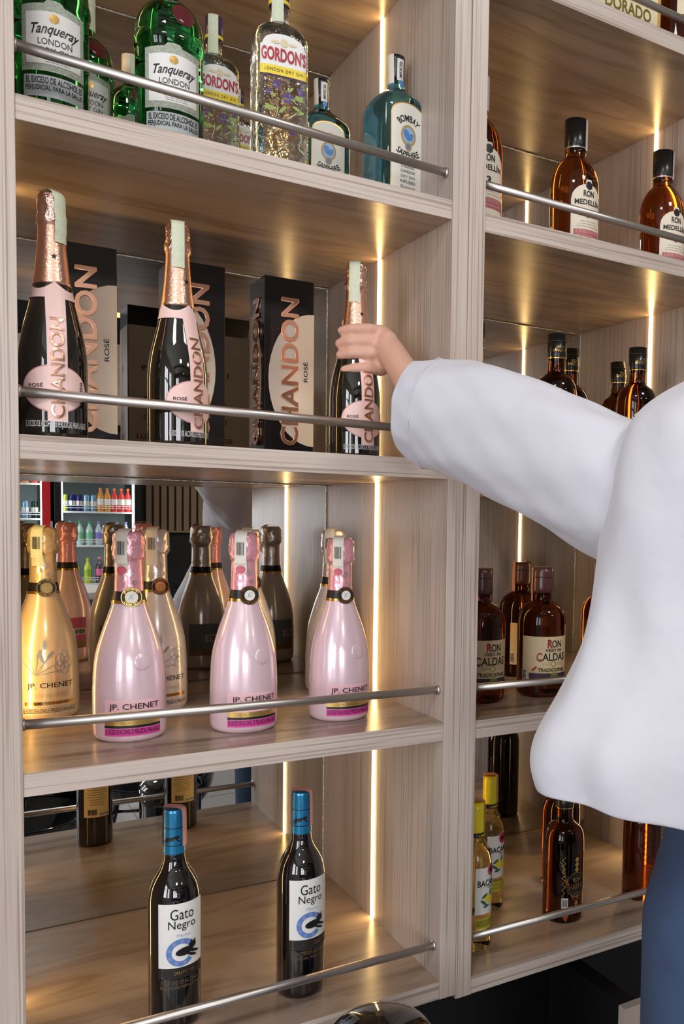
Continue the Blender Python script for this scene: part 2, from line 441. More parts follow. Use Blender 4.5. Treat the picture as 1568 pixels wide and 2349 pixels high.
window(1, 'x', XL, -2.95, -1.75, -0.75, 1.45, 2); window(2, 'x', XL, -4.75, -3.55, -0.75, 1.45, 2); window(3, 'y', YB, -2.35, -0.05, -0.75, 1.45, 3)
k_ = 0  # housings for the added ceiling fill lamps, out of view
for cx_, cy_ in ((-0.9, -1.9), (1.3, -1.9), (0.2, -4.2), (2.6, -4.2)):
    t = thing('ceiling_light', ['square white ceiling panel over the left end of the shelving', 'square white ceiling panel over the right end of the shelving',
        'square white ceiling panel over the bar table', 'square white ceiling panel near the slatted wall'][k_], 'ceiling light', (cx_, cy_, CEIL), 0, 'square ceiling panels')
    bm = bmesh.new()
    for a in ((-.31, .31, -.31, -.285), (-.31, .31, .285, .31), (-.31, -.285, -.285, .285), (.285, .31, -.285, .285)): box(bm, a[0], a[1], a[2], a[3], -0.06, 0)
    mesh_obj('frame', bm, WHITEP, t); k_ += 1
    bx('backing', -.285, .285, -.285, .285, -0.02, 0, WHITEP, t)

# ------------------------------------------------------------------ shelving
D = 0.549; TH = 0.031; LY = 0.281; PT = 0.0305
def unit(label, x0, W, shelves, rails):
    x1 = x0+W
    u = thing('shelving_unit', label, 'shelving', (0, 0, 0), 0, 'back bar shelving units')
    zlo, zhi = shelves[-1]-TH, 1.30
    for (a, b) in ((x0-PT+0.0004, x0), (x1, x1+PT-0.0004)):
        bm = bmesh.new(); fs = box(bm, a, b, 0, D+0.02, zlo, zhi)
        # front edge uses ribbed edge banding, faces the wide figure
        o = mesh_obj('side_panel', bm, [WV, WZ], u, bevel=0.0007)
        for p in o.data.polygons:
            if abs(p.normal.y) > 0.9: p.material_index = 1
    for i, z in enumerate(shelves):
        bm = bmesh.new(); box(bm, x0, x1, 0.0015, D, z-TH, z)
        o = mesh_obj('shelf', bm, [WF, WX], u, bevel=0.0007)
        for p in o.data.polygons:
            if abs(p.normal.y) > 0.9: p.material_index = 1
    for i, z in enumerate(shelves):
        top = (shelves[i-1]-TH) if i else zhi-TH
        bx('mirror', x0+0.002, x1-0.002, D-0.004, D-0.0005, z+0.0015, top-0.0022, MIR, u)
        bm = bmesh.new()
        box(bm, x0+0.0006, x0+0.0026, D-0.0055, D-0.0005, z+0.0015, top-0.0015)
        box(bm, x1-0.0026, x1-0.0006, D-0.0055, D-0.0005, z+0.0015, top-0.0015)
        box(bm, x0+0.0006, x1-0.0006, D-0.0055, D-0.0005, top-0.003, top-0.0012)
        mesh_obj('mirror_edge', bm, EDGE, u)
        # LED profiles let into both sides
        for sgn, xx in ((1, x0), (-1, x1)):
            bm = bmesh.new(); pts = []
            for k in range(7):
                a = math.pi*k/6; pts.append((xx+sgn*(0.0002+0.0030*math.sin(a)), LY-0.0055*math.cos(a)))
            lo = [bm.verts.new((px, py, z+0.001)) for px, py in pts]; hi = [bm.verts.new((px, py, top-0.001)) for px, py in pts]
            for k in range(6): bm.faces.new((lo[k], lo[k+1], hi[k+1], hi[k]))
            bm.faces.new(lo); bm.faces.new(hi); bm.faces.new((lo[0], lo[-1], hi[-1], hi[0]))
            mesh_obj('led_strip', bm, LEDM, u)
    bm = bmesh.new(); box(bm, x0, x1, 0.0015, D+0.02, zhi-TH, zhi)
    mesh_obj('top_panel', bm, WF, u, bevel=0.0007)
    for zr, zl in rails:
        bm = bmesh.new(); tube(bm, [(x0+0.001, 0.022, zl), (x1-0.001, 0.022, zr)], 0.0066, 20)
        r = mesh_obj('guard_rail', bm, STEEL, u, smooth=True)
        for xa, xb, zz in ((x0, x0+0.004, zl), (x1-0.004, x1, zr)):
            bm = bmesh.new(); tube(bm, [(xa, 0.022, zz), (xb, 0.022, zz)], 0.0082, 16)
            mesh_obj('end_socket', bm, STEEL, r, smooth=True)
    return u
zA, zB, zC, zD = 0.42, 0.0, -0.434, -0.876
sh1 = [0.847, 0.413, -0.001, -0.433, -0.876]
unit('pale ash shelving unit at left with gin, sparkling wine and red wine', 0.0, 0.607, sh1,
     [(z+0.050, z+0.050) for z in sh1[:1]]+[(.4605, .4790), (.0456, .0543), (-.3822, -.3740), (-.8215, -.8155)])
X2 = 0.668; W2 = 0.607
sh2 = [0.811, 0.405, -0.009, -0.437, -0.884]
unit('pale ash shelving unit at right with rum, behind the person in white', X2, W2, sh2, [(sh2[0]+.045, sh2[0]+.050), (.4490, .4585), (.040, .048), (-.391, -.3846), (-.834, -.8240)])
zA, zB, zC, zD = sh1[1:]; zE2, zA2, zB2, zC2, zD2 = sh2

# base below the shelving
BZ = sh1[-1]-TH
bm = bmesh.new(); box(bm, -0.6, 2.6, 0.32, 0.60, FL, BZ-0.003)
tag(mesh_obj('base_cabinet', bm, DARKW, bevel=0.002), 'black cabinet carcass set back under the shelving', 'cabinet')
# pale board at lower right, front face along the shelving line
t = thing('counter_board', 'thick pale wooden board with a dark knot below the right shelving unit', 'board', (1.0, 0.0, -1.1))
bx('board', 0.0, 0.75, -0.02, 0.0, -0.0, 0.069, wood('pale_raw_board', 0, True, c1=(0.62, 0.52, 0.45), c2=(0.46, 0.37, 0.31)), t, bevel=0.001)
bm = bmesh.new()
tube(bm, [(0.085, -0.0205, 0.03), (0.085, -0.0195, 0.03)], 0.004, 12)
mesh_obj('knot', bm, mat('knot_brown', (0.10, 0.07, 0.05), 0.6), t)
for xx in (0.05, 0.66):
    bx('bracket', xx, xx+0.04, 0.0, 0.30, -0.32, 0.03, BLK, t)

# ------------------------------------------------------------------ bottles
G_ = {}
def put(root, label, X, Y, Z, rz=0.0, s=1.0, group=None, first=None):
    """first use moves the built thing, later uses copy it"""
    if root.get('used'): o = copy_tree(root)
    else: o = root; root['used'] = 1
    o.location = (X, Y, Z+0.0004); o.rotation_euler = (0, 0, rz); o.scale = (s, s, s); o['label'] = label
    if group: o['group'] = group
    return o

# --- green gin bottle
def make_green_gin():
    t = thing('gin_bottle', 'green gin bottle', 'bottle')
    pr = Prof([(0, .90), (.02, 1), (.50, 1), (.52, 1.035), (.545, 1.055), (.57, 1.035), (.585, 1), (.60, 1.0), (.66, .95), (.71, .80), (.745, .58), (.77, .36), (.79, .29), (.90, .27), (1, .27)], 0.0450, 0.285)
    gl = lathe('glass', pr, 0, .91*pr.H, GREEN, t)
    cp = Prof([(0, 1), (1, 1)], 0.0165, 0.285)
    lathe('screw_cap', cp, .845*pr.H, 1.0*pr.H, mat('pale_cap', (0.72, 0.68, 0.58), 0.4), t)
    strip(Prof([(0, 1), (1, 1)], 0.0168, .285), .80*pr.H, STG, t, 0.6, 0.018)
    # shield label
    def topf(u): return 0.137+0.004*(1-abs(u)) + (0.004 if abs(u) < .25 else 0)
    lb = patch('label', pr, -0.0392, 0.0392, 0.0575, topf, mat('grey_green_border_print', (0.36, 0.40, 0.33), 0.5, var=(420, 0.7)), t)
    patch('label_field', pr, -0.0328, 0.0328, 0.066, lambda u: 0.128+0.003*(1-abs(u)), PAPER, lb, off=0.0009)
    p = wput(pr, 0.0014)
    write([('Tanqueray', 0.002, 0.1075, 0.0565, 0.0165, {'shear': .5, 'bold': .012, 'arc': 0.25}), ('LONDON', 0.001, 0.0935, 0.039, 0.0078, {'bold': .0}), ('DRY GIN', 0.002, 0.0825, 0.037, 0.0078, {'bold': .0})], p, INK, lb)
    shapes2d([ell(0, 0.1225, 0.0055, 0.0055)], p, GOLD, lb, 'gold_crest')
    shapes2d(tinylines(0.004, 0.077, 0.069, 0.045, 4, 3, 0.0007), p, GREYI, lb, 'fine_print')
    lb2 = patch('warning_label', pr, -0.037, 0.038, 0.026, 0.0525, GREYP, t)
    write([('EL EXCESO DE ALCOHOL ES', 0.001, 0.046, 0.068, 0.0080), ('PERJUDICIAL PARA LA SALUD', 0.001, 0.036, 0.070, 0.0080)], wput(pr, 0.0012), INK, lb2)
    # wax seal on the shoulder
    bm = bmesh.new(); c = bmesh.ops.create_uvsphere(bm, u_segments=20, v_segments=10, radius=1)
    zc = 0.186; th = 0.30
    o = mesh_obj('wax_seal', bm, WAX, t, smooth=True)
    P0 = Vector(pr.pt(th, zc, 0.0)); P1 = Vector(pr.pt(th, zc+0.004, 0.0)); P2 = Vector(pr.pt(th+.05, zc, 0))
    n = (P2-P0).cross(P1-P0).normalized()
    q = n.to_track_quat('Z', 'Y'); o.matrix_local = Matrix.Translation(P0) @ q.to_matrix().to_4x4() @ Matrix.Diagonal((0.0158, 0.0158, 0.0035, 1))
    return t
g = make_green_gin()
gg = 'gin bottles on the upper shelf'
put(g, 'large green gin bottle at the far left end of the gin shelf', 0.0495, 0.105, zA, 0.0, 1.03, gg)
put(g, 'green gin bottle with full red seal in view, right of the smallest green one', 0.204, 0.122, zA, -0.08, 1.03, gg)
put(g, 'medium green gin bottle standing behind the leftmost one', 0.1035, 0.208, zA, 0.05, 0.84, gg)
put(g, 'smallest green gin bottle with paper collar, at the back between the two big ones', 0.176, 0.275, zA, -0.1, 0.72, gg)

# --- clear gin bottle with embossed leaves
def make_clear_gin():
    t = thing('gin_bottle', 'clear gin bottle', 'bottle')
    pr = Prof([(0, .93), (.02, 1), (.66, 1), (.70, .97), (.735, .80), (.755, .56), (.775, .40), (.80, .36), (.86, .345), (.87, .38), (1, .38)], 0.0395, 0.293, n=5, ax=1.0, ay=0.98, zsq=.19, zround=.225)
    lathe('glass', pr, 0, .87*pr.H, CLEAR, t)
    c = Prof([(0, 1), (1, 1)], 0.0152, .293)
    lathe('cap', c, .86*pr.H, pr.H, PLUM, t)
    lathe('cap_ring', c, .865*pr.H, .885*pr.H, YEL, t, off=0.0006)
    strip(Prof([(0, 1), (1, 1)], 0.0155, .293), .77*pr.H, STG, t, -0.35, 0.017)
    lb = patch('label', pr, -0.037, 0.037, 0.150, lambda u: 0.179+0.017*math.sqrt(max(0, 1-u*u*1.35)) if abs(u) < .86 else 0.179, PAPER, t)
    patch('lower_band', pr, -0.0375, 0.0375, 0.137, 0.150, YEL, lb, off=0.0008)
    patch('band_edge', pr, -0.0375, 0.0375, 0.1345, 0.137, PLUM, lb, off=0.0008)
    p = wput(pr, 0.0014)
    write([("GORDON'S", 0.0, 0.166, 0.067, 0.0200, {'bold': .032})], p, REDI, lb)
    write([('LONDON DRY GIN', 0, 0.1437, 0.055, 0.0048, {'bold': 0, 'sp': 1.3})], p, INK, lb)
    shapes2d([ell(0, 0.1835, 0.005, 0.006), ell(-.012, 0.183, .006, .0022), ell(.012, 0.183, .006, .0022)], p, mat('pale_gold_print', (0.72, 0.60, 0.40), 0.4), lb, 'crest')
    q = wput(pr, 0.0007); rnd = random.Random(4)
    P_ = []; L_ = []
    for (x, z, s_) in ((-.010, .124, 1), (.006, .108, 1.2), (.026, .120, 1), (-.022, .112, .7), (.012, .060, .8)):
        for dx, dz in ((0, 0), (.0048, .001), (-.0046, .0008), (.0025, -.0048), (-.0025, -.005), (0, .0045)):
            P_.append(ell(x+dx*s_, z+dz*s_, .0026*s_, .0026*s_, 10))
    for i in range(16):
        x = rnd.uniform(-.032, .032); z = rnd.uniform(.085, .130); L_.append(ell(x, z, .0075, .0024, 12, rnd.uniform(-1, 1)))
    shapes2d(P_, q, PURP, t, 'berry_print')['kind'] = 'stuff'; shapes2d(L_, wput(pr, 0.0006), LEAF, t, 'leaf_print')['kind'] = 'stuff'
    # raised leaf relief around the lower body
    R_ = []
    for i in range(26):
        x = -.11+.22*i/25; z = .055+.03*math.sin(i*1.9); a = 1.2*math.sin(i*2.3)
        R_.append((x, z, a))
    bm = bmesh.new()
    for x, z, a in R_:
        pts = []
        for k in range(7):
            u = -1+k/3; lx = .016*u*math.sin(a)+.004*(1-u*u); lz = .016*u*math.cos(a)
            pts.append(pr.wrap(x+lx, max(.006, z+lz), 0.0002))
        tube(bm, pts, [.0004, .0010, .0015, .0017, .0015, .0010, .0004], 6)
    mesh_obj('leaf_relief', bm, CLEARP, t, smooth=True)['kind'] = 'stuff'
    return t
g = make_clear_gin()
put(g, 'tall clear gin bottle with white arched label, front and centre of the gin shelf', 0.3545, 0.090, zA, -0.13, 1.0, gg)
put(g, 'clear gin bottle half hidden behind the second big green bottle', 0.280, 0.175, zA, 0.0, 0.86, gg)
put(g, 'smallest clear gin bottle peeking behind the rail left of the tall clear one', 0.342, 0.27, zA, 0.0, 0.67, gg)

# --- blue square gin bottle
def make_blue_gin():
    t = thing('gin_bottle', 'pale blue gin bottle', 'bottle')
    pr = Prof([(0, .94), (.015, 1), (.64, 1), (.69, .96), (.735, .78), (.77, .52), (.80, .36), (.84, .31), (.90, .29), (.905, .33), (1, .30)], 0.046, 0.272, n=7, ax=1.0, ay=0.88, zsq=.175, zround=.222)
    lathe('glass', pr, 0, .86*pr.H, BLUEG, t, seg=64)
    c = Prof([(0, .98), (.84, .92), (.90, .92), (1, 1.0)], 0.0148, .272)
    lathe('cap', c, .845*pr.H, pr.H, mat('ink_black_cap', (.012, .012, .02), .3, coat=.5), t)
    cl = patch('collar_label', c, -0.006, 0.006, .845*pr.H, .975*pr.H, PAPER, t, off=.0008, nx=4)
    write([('IMPORTED', 0, .91*pr.H, .026, .0045, {'rot': 1})], wput(c, .0014), INK, cl)
    shapes2d([ell(0, .825*pr.H, .004, .005)], wput(pr, .003), BLUEI, t, 'neck_crest')
    strip(c, .80*pr.H, STW, t, -1.35, .016)
    arch = lambda b, h: (lambda u: b+h*math.sqrt(max(0, 1-u*u)))
    lb = patch('label', pr, -.0335, .0335, .012, arch(.163, .022), mat('dark_label_rim', (.03, .04, .06), .4), t, nx=28)
    patch('gold_border', pr, -.0322, .0322, .0133, arch(.1625, .0212), GOLD, lb, off=.0009, nx=28)
    patch('label_field', pr, -.0305, .0305, .015, arch(.161, .0205), mat('ivory_label', (.80, .78, .70), .5), lb, off=.0013, nx=28)
    p = wput(pr, .0018)
    write([('BOMBAY', 0, .158, .042, .011, {'arc': .024, 'bold': .02}), ('SAPPHIRE', 0, .0985, .042, .0105, {'arc': -.034, 'bold': .02})], p, INK, lb)
    shapes2d([ell(0, .130, .013, .0165)], p, LBLUE, lb, 'crest')
    shapes2d(ringpoly(0, .130, .0135, .017, .0032)+[ell(0, .112, .006, .007)], wput(pr, .0021), mat('old_gold_ink', (.50, .30, .10), .4), lb, 'crest_ring')
    shapes2d([ell(0, .112, .0035, .0045), ell(-.003, .131, .005, .009, 12, .4), ell(.004, .128, .0035, .007, 12, -.5)], wput(pr, .0024), BLUEI, lb, 'crest_figure')
    write([('Distilled', 0, .080, .026, .0065, {'shear': .4, 'bold': 0}), ('LONDON', 0, .071, .026, .0048), ('DRY GIN', 0, .0625, .026, .0045, {'bold': 0}), ('INFUSED', 0, .054, .028, .0048), ('Botanicals', 0, .045, .028, .006, {'shear': .4, 'bold': 0})], p, mat('slate_ink', (.12, .13, .18), .5), lb)
    shapes2d(tinylines(0, .036, .020, .045, 5, 9, .0008), p, GREYI, lb, 'fine_print')
    return t
g = make_blue_gin()
put(g, 'square pale blue gin bottle alone at the right end of the gin shelf', 0.5775, 0.155, zA, 0.10, 1.0, gg)
G_['blue'] = g
put(g, 'square pale blue gin bottle behind the rail next to the tall clear bottle', 0.489, 0.270, zA, -0.05, 0.93, gg)
put(g, 'small blue gin bottle mostly hidden at the back right of the middle blue one', 0.5325, 0.38, zA, -0.1, 0.72, gg)

# --- dark sparkling bottle with rose gold neck
def make_brut():
    t = thing('sparkling_bottle', 'dark sparkling wine bottle', 'bottle')
    pr = Prof([(0, .95), (.02, 1), (.29, 1), (.36, .965), (.43, .88), (.50, .75), (.56, .64), (.62, .55), (.70, .47), (.78, .41), (.86, .375), (.875, .42), (.895, .425), (.91, .385), (.975, .375), (.995, .33), (1, .28)], 0.0415, 0.320)
    H = pr.H
    lathe('glass', pr, 0, .64*H, CHAMP, t, seg=56)
    lathe('neck_foil', pr, .625*H, .875*H, ROSEF, t, off=.0006, seg=56)
    lathe('cap_foil', pr, .872*H, H, mat('crumpled_rose_foil', (0.88, 0.58, 0.50), 0.22, 1.0, bump=(120, .8, .004)), t, off=.0009, wrinkle=.00035)
    bd = patch('neck_band', pr, -.086, .086, .565*H, lambda u: .632*H-.010*abs(math.sin(u*math.pi*2.2)), PINKL, t, off=.0009, nx=60, nz=4)
    shapes2d([[(x*.0012+.0, .627*H+z*.0012) for x, z in ((0, 3.5), (.8, 1), (3.3, 1), (1.3, -.6), (2, -3), (0, -1.5), (-2, -3), (-1.3, -.6), (-3.3, 1), (-.8, 1))]], lambda x, z, d: pr.wrap(x, z+.035, .0014), INK, t, 'star')
    st = patch('ribbon_label', pr, -.0117, .0117, .020, .60*H, PINKL, t, off=.0013, nx=6, nz=40)
    p = wput(pr, .0024)
    write([('CHANDON', 0, .0895, .130, .0158, {'rot': 1, 'ext': .02, 'bev': .012, 'bold': .006, 'zs': .02})], p, COPPER, st)
    def ft(u): return .062+.031*math.sqrt(max(0, 1-u*u))**1.1
    def fb(u): return .062-.031*math.sqrt(max(0, 1-u*u))**1.3
    ov = patch('oval_label_rim', pr, -.0455, .0400, fb, ft, mat('mauve_rim', (.55, .28, .30), .5), t, off=.0006, nx=40)
    ov2 = patch('oval_label', pr, -.0440, .0388, lambda u: .062-.0295*math.sqrt(max(0, 1-u*u))**1.3, lambda u: .062+.0295*math.sqrt(max(0, 1-u*u))**1.1, PINKL, t, off=.0010, nx=40)
    write([('ROSÉ', -.0255, .066, .018, .0055), ('ARGENTINA', .0305, .058, .033, .0045, {'rot': 1})], wput(pr, .0016), INK, ov2)
    shapes2d(tinylines(-.026, .058, .054, .02, 2, 2, .0006), wput(pr, .0015), GREYI, ov2, 'fine_print')
    sm = write([(WARN, 0, .0155, .080, .0105)], wput(pr, .0007), mat('white_warning_print', (.62, .62, .64), .5), t, 'warning_print')
    strip(pr, .795*H, STG, t, .55, .016, off=.0022)
    return t
g = make_brut()
gs = 'sparkling bottles on the second shelf'
put(g, 'dark sparkling bottle with pink ribbon label at the left end, before the first box', 0.0445, 0.064, zB, 0.03, 1.0, gs)
put(g, 'dark sparkling bottle turned to its right, before the second box', 0.2045, 0.074, zB, 0.48, 0.985, gs)
b3 = put(g, 'dark sparkling bottle right of all the boxes, within the reaching hand', 0.488, 0.105, zB, 0.15, 0.985, gs)

for b_, a_ in ((b3, -1.25), ([o for o in COL.objects if o.get('label', '').startswith('dark sparkling bottle turned')][0], -1.2)):
    for c_ in b_.children:
        if c_.name.startswith('tax_strip'): c_.rotation_euler = (0, 0, a_)
# --- gift boxes
BOXB = mat('black_card', (.006, .005, .006), .25, coat=.15)
BOXC = mat('cream_card', (.76, .66, .55), .42)
def make_box():
    t = thing('gift_box', 'black and cream gift box', 'box')
    W, H = 0.090, 0.325
    c = bx('carton', 0, W, 0, W, 0, H, BOXB, t, bevel=.0012)
    off = .0004
    faces = {'front': (lambda x, z, d: (x, -off-d, z)), 'left': (lambda x, z, d: (-off-d, W-x, z)), 'back': (lambda x, z, d: (W-x, W+off+d, z)), 'right': (lambda x, z, d: (W+off+d, x, z))}
    for nm, pf in faces.items():
        fr = nm in ('front', 'back')
        pol = []
        n = 20; zc, hz = .148, .119
        for i in range(n):
            a0, a1 = -math.pi/2+math.pi*i/n, -math.pi/2+math.pi*(i+1)/n
            rx = .083 if fr else .074
            q = [(rx*math.cos(a0), zc+hz*math.sin(a0)), (rx*math.cos(a1), zc+hz*math.sin(a1)), (0, zc+hz*math.sin(a1)), (0, zc+hz*math.sin(a0))]
            if fr: q = [(W-x, z) for x, z in q]
            pol.append(q)
        if nm in ('back', 'right'): shapes2d([rect(.001, W-.001, .001, .285)], pf, mat('pearl_grey_card', (.62, .60, .58), .4), t, 'grey_panel')
        else: shapes2d(pol, pf, BOXC, t, 'cream_oval')
        if nm in ('back', 'right'):
            write([('19', W*.62, .20, .018, .012), ('A', W*.62, .14, .010, .010), ('D', W*.62, .10, .010, .010), ('BELLI', W*.62, .06, .035, .010)], lambda x, z, d: pf(x, z, d+.0006), mat('plum_ink', (.20, .04, .06), .5), t, 'back_text')
        else:
            cx = W*(.50 if fr else .52)
            write([('CHANDON', cx, .160, .262, .033 if fr else .034, {'rot': 1, 'ext': .03, 'bev': .014, 'bold': .014, 'zs': .03})], lambda x, z, d: pf(x, z, d+.0016), COPPER, t)
        if nm == 'front': write([('ROSÉ', W*.82, .163, .036, .009, {'rot': 1})], lambda x, z, d: pf(x, z, d+.0006), INK, t, 'rose_lettering')
        if nm == 'left': write([('ROSÉ', W*.16, .163, .030, .008, {'rot': 1})], lambda x, z, d: pf(x, z, d+.0006), INK, t, 'rose_lettering')
    return t
g = make_box()
gb = 'gift boxes on the second shelf'
put(g, 'black and cream gift box behind the leftmost dark bottle', 0.069, 0.30, zB, 0, 1, gb)
put(g, 'rightmost black and cream gift box, standing by itself with two faces in view', 0.398, 0.30, zB, 0, 1, gb)
b2 = put(g, 'black and cream gift box behind the middle dark bottle, other face forward', 0.240, 0.285+.09, zB, math.radians(-90), 1, gb)
b2.rotation_euler = (0, 0, math.radians(90)); b2.location = (0.240+0.090, 0.30, zB+.0004)

# --- pearly wide-bodied bottle
def make_pearl(body, foil, field, warnm, warnt, kind, stm):
    t = thing('sparkling_bottle', 'pearly bottle', 'bottle')
    pr = Prof([(0, .88), (.012, .95), (.035, .99), (.10, 1.0), (.22, .995), (.32, .97), (.40, .92), (.47, .82), (.54, .69), (.60, .56), (.65, .46), (.70, .395), (.76, .375), (.86, .365), (.868, .41), (.90, .43), (.955, .42), (.985, .39), (1, .33)], 0.0515, 0.308)
    H = pr.H
    lathe('glass', pr, 0, .70*H, body, t, seg=60)
    lathe('neck_foil', pr, .69*H, .87*H, foil, t, off=.0005, seg=60)
    lathe('cap_foil', pr, .865*H, H, foil, t, off=.0008, wrinkle=.0006, seg=60)
    bd = lathe('neck_band', pr, .668*H, .712*H, INK, t, off=.0011, cap0=False, cap1=False)
    lathe('band_gold', pr, .654*H, .668*H, GOLD, t, off=.0012, cap0=False, cap1=False)
    # round medallion
    P0 = Vector(pr.pt(.05, .685*H, .0015)); 
    bm = bmesh.new(); bmesh.ops.create_cone(bm, cap_ends=True, segments=32, radius1=.0150, radius2=.0145, depth=.0018)
    md = mesh_obj('medallion', bm, INK, t); md.matrix_local = Matrix.Translation(P0+Vector((0, -.001, 0))) @ Matrix.Rotation(math.radians(90-4), 4, 'X')
    Mx = md.matrix_local
    def mp(x, z, d): 
        v = Mx @ Vector((x, z, .0010+d)); return v
    shapes2d(ringpoly(0, 0, .0143, .0143, .0008)+ringpoly(0, 0, .0090, .0090, .0007), lambda x, z, d: (x, z, .0011), GOLD, md, 'gold_ring')
    shapes2d([ell(0, 0, .0080, .0080)], lambda x, z, d: (x, z, .0012), PAPER if kind == 'pink' else GOLD, md, 'disc')
    write([('JP.CHENET', 0, .0113, .024, .0034, {'arc': .0113}), ('DEMI-SEC', 0, -.0113, .022, .0034, {'arc': -.0113})], lambda x, z, d: (x, z, .0014), GOLD, md)
    write([('JC', 0, 0, .008, .008, {'shear': .3, 'bold': 0})], lambda x, z, d: (x, z, .0016), GREYI, md, 'monogram')
    shapes2d([ell(0, .80*H, .0055, .0055), ell(.006, .755*H, .004, .004), ell(-.008, .775*H, .0035, .0035)], wput(pr, .0014), mat('foil_dot_'+kind, (.80, .52, .52) if kind == 'pink' else (.74, .66, .52), .2, metal=.7), t, 'bubble_emboss')
    if kind == 'pink':
        lb = patch('label', pr, -.0400, .0425, .034, .063, field, t)
        patch('label_foot', pr, -.0400, .0425, .0255, .034, mat('gold_satin', (.72, .48, .16), .3, .8), lb, off=.0007)
        patch('label_line', pr, -.0400, .0425, .0222, .0258, INK, lb, off=.0008)
        # embossed face-like medallion replaced by the raised round seal of the photo
        bm = bmesh.new(); bmesh.ops.create_uvsphere(bm, u_segments=24, v_segments=12, radius=1)
        o = mesh_obj('embossed_seal', bm, body, t, smooth=True)
        P1 = Vector(pr.pt(.28, .118, .0)); P2 = Vector(pr.pt(.28, .122, 0)); P3 = Vector(pr.pt(.33, .118, 0)); n = (P3-P1).cross(P2-P1).normalized()
        o.matrix_local = Matrix.Translation(P1) @ n.to_track_quat('Z', 'Y').to_matrix().to_4x4() @ Matrix.Diagonal((.0115, .0125, .0022, 1))
        z0 = .0555
        write([('JP. CHENET', .003, z0-.0030, .071, .0108, {'bold': .004})], wput(pr, .0013), INK, lb)
        write([('ICE EDITION', .003, .042, .040, .005, {'bold': 0, 'sp': 1.2})], wput(pr, .0012), GREYI, lb, 'sub_lettering')
        write([('VIN MOUSSEUX', .003, .0300, .050, .0036, {'bold': 0, 'sp': 1.5})], wput(pr, .0013), mat('dark_gold_ink', (.30, .18, .05), .5), lb, 'sub_lettering')
    else:
        lb = patch('label', pr, -.036, .040, .0262, .0315, GOLD, t)
        write([('JP. CHENET', .003, .0565, .070, .0108, {'bold': .0})], wput(pr, .0009), INK, lb)
        write([('ICE EDITION', .003, .0415, .045, .0055, {'bold': 0, 'sp': 1.3})], wput(pr, .0009), mat('bronze_ink', (.42, .30, .16), .4), lb, 'sub_lettering')
        write([('VIN MOUSSEUX', .003, .0288, .050, .0034, {'bold': 0, 'sp': 1.5})], wput(pr, .0012), INK, lb, 'sub_lettering')
        sp = []
        for i, (a, L) in enumerate(((-.75, .030), (-.3, .036), (.15, .044), (.6, .040), (1.05, .034), (1.4, .040))):
            sp.append(ell(-.020+L*.5*math.sin(a), .074+L*.5*math.cos(a), L*.5, .0007, 14, math.pi/2-a))
        for x, z, a in ((-.006, .122, 1.5), (-.014, .108, 1.1), (.002, .106, .9), (-.010, .100, 2.0)): sp.append(ell(x, z, .0075, .0024, 14, a))
        for k in range(5): sp += ringpoly(.022+.007*math.cos(k*1.26), .092+.009*math.sin(k*1.26), .008, .010, .0008, 18)
        shapes2d(sp, wput(pr, .0006), mat('pewter_flower_print', (.34, .38, .40), .35, metal=.4), t, 'flower_print')
    wl = patch('warning_label', pr, -.0400 if kind == 'pink' else -.038, .0425 if kind == 'pink' else .040, .0105, .0215, warnm, lb, off=.0008)
    write([(WARN, .002, .016, .079, .0094, {'bold': .006})], wput(pr, .0014), INK, wl)
    # back label
    bl = patch('back_label', pr, -.032, .032, .045, .098, mat('back_label_'+kind, (.20, .25, .27) if kind != 'pink' else (.50, .10, .22), .5), t, th0=math.pi)
    patch('back_gold', pr, -.032, .032, .030, .045, mat('dull_gold', (.28, .20, .09), .4), bl, th0=math.pi)
    patch('barcode_field', pr, -.030, -.002, .060, .074, PAPER, bl, off=.0010, th0=math.pi, nx=6, nz=2)
    shapes2d(bars(-.016, .067, .024, .011), wput(pr, .0014, math.pi), INK, bl, 'barcode')
    sp2 = strip(pr, .845*H, stm, t, -.55, .0165, off=.0026)
    st_len = patch('tax_tail', pr, -.008, .008, .80*H, .875*H, stm, t, off=.0028, th0=-.55, nx=4)
    shapes2d(bars(0, .92*H, .010, .020, 8, 3), lambda x, z, d: pr.pt(-.55+x/pr.r(z), z, .0036, max(pr.r(z), pr.r(min(H, z+.012))*.98)), INK, sp2, 'print_marks')
    if kind == 'pink':
        shapes2d([ell(0, .815*H, .0062, .0062)], lambda x, z, d: pr.pt(-.55+x/pr.r(z), z, .0040), mat('raspberry_seal', (.60, .10, .16), .4), st_len, 'round_mark')
    return t
PF = mat('pink_label_field', (.90, .56, .63), .35)
gc = 'pearly sparkling bottles on the third shelf'
g = make_pearl(PEARLP, FOILP, PF, HOTP, INK, 'pink', STW)
put(g, 'pearly pink sparkling bottle nearest the front left, leftmost of the three pink ones', 0.1505, 0.149, zC, -0.08, 1.0, gc)
put(g, 'pearly pink sparkling bottle in the middle of the third shelf', 0.314, 0.124, zC, 0.02, 1.0, gc)
put(g, 'pearly pink sparkling bottle on the right of the third shelf', 0.474, 0.127, zC, 0.0, 0.975, gc)
g = make_pearl(PEARLG, FOILG, PAPER, mat('gold_warning_band', (.70, .58, .36), .4), INK, 'gold', STG)
put(g, 'pearly gold sparkling bottle at the left end of the third shelf', 0.0545, 0.352, zC, 0.05, 1.0, gc)
g = make_pearl(PEARLW, FOILW, PAPER, mat('silver_warning_band', (.62, .58, .55), .4), INK, 'white', STW)
put(g, 'pearly white sparkling bottle behind the left pink one, its lettering partly visible', 0.2215, 0.332, zC, 0.12, 1.0, gc)
put(g, 'pearly white sparkling bottle hidden behind the middle pink bottle', 0.390, 0.368, zC, 0.1, 1.0, gc)
put(g, 'pearly white sparkling bottle hidden behind the right pink bottle', 0.5485, 0.352, zC, -0.2, 1.0, gc)

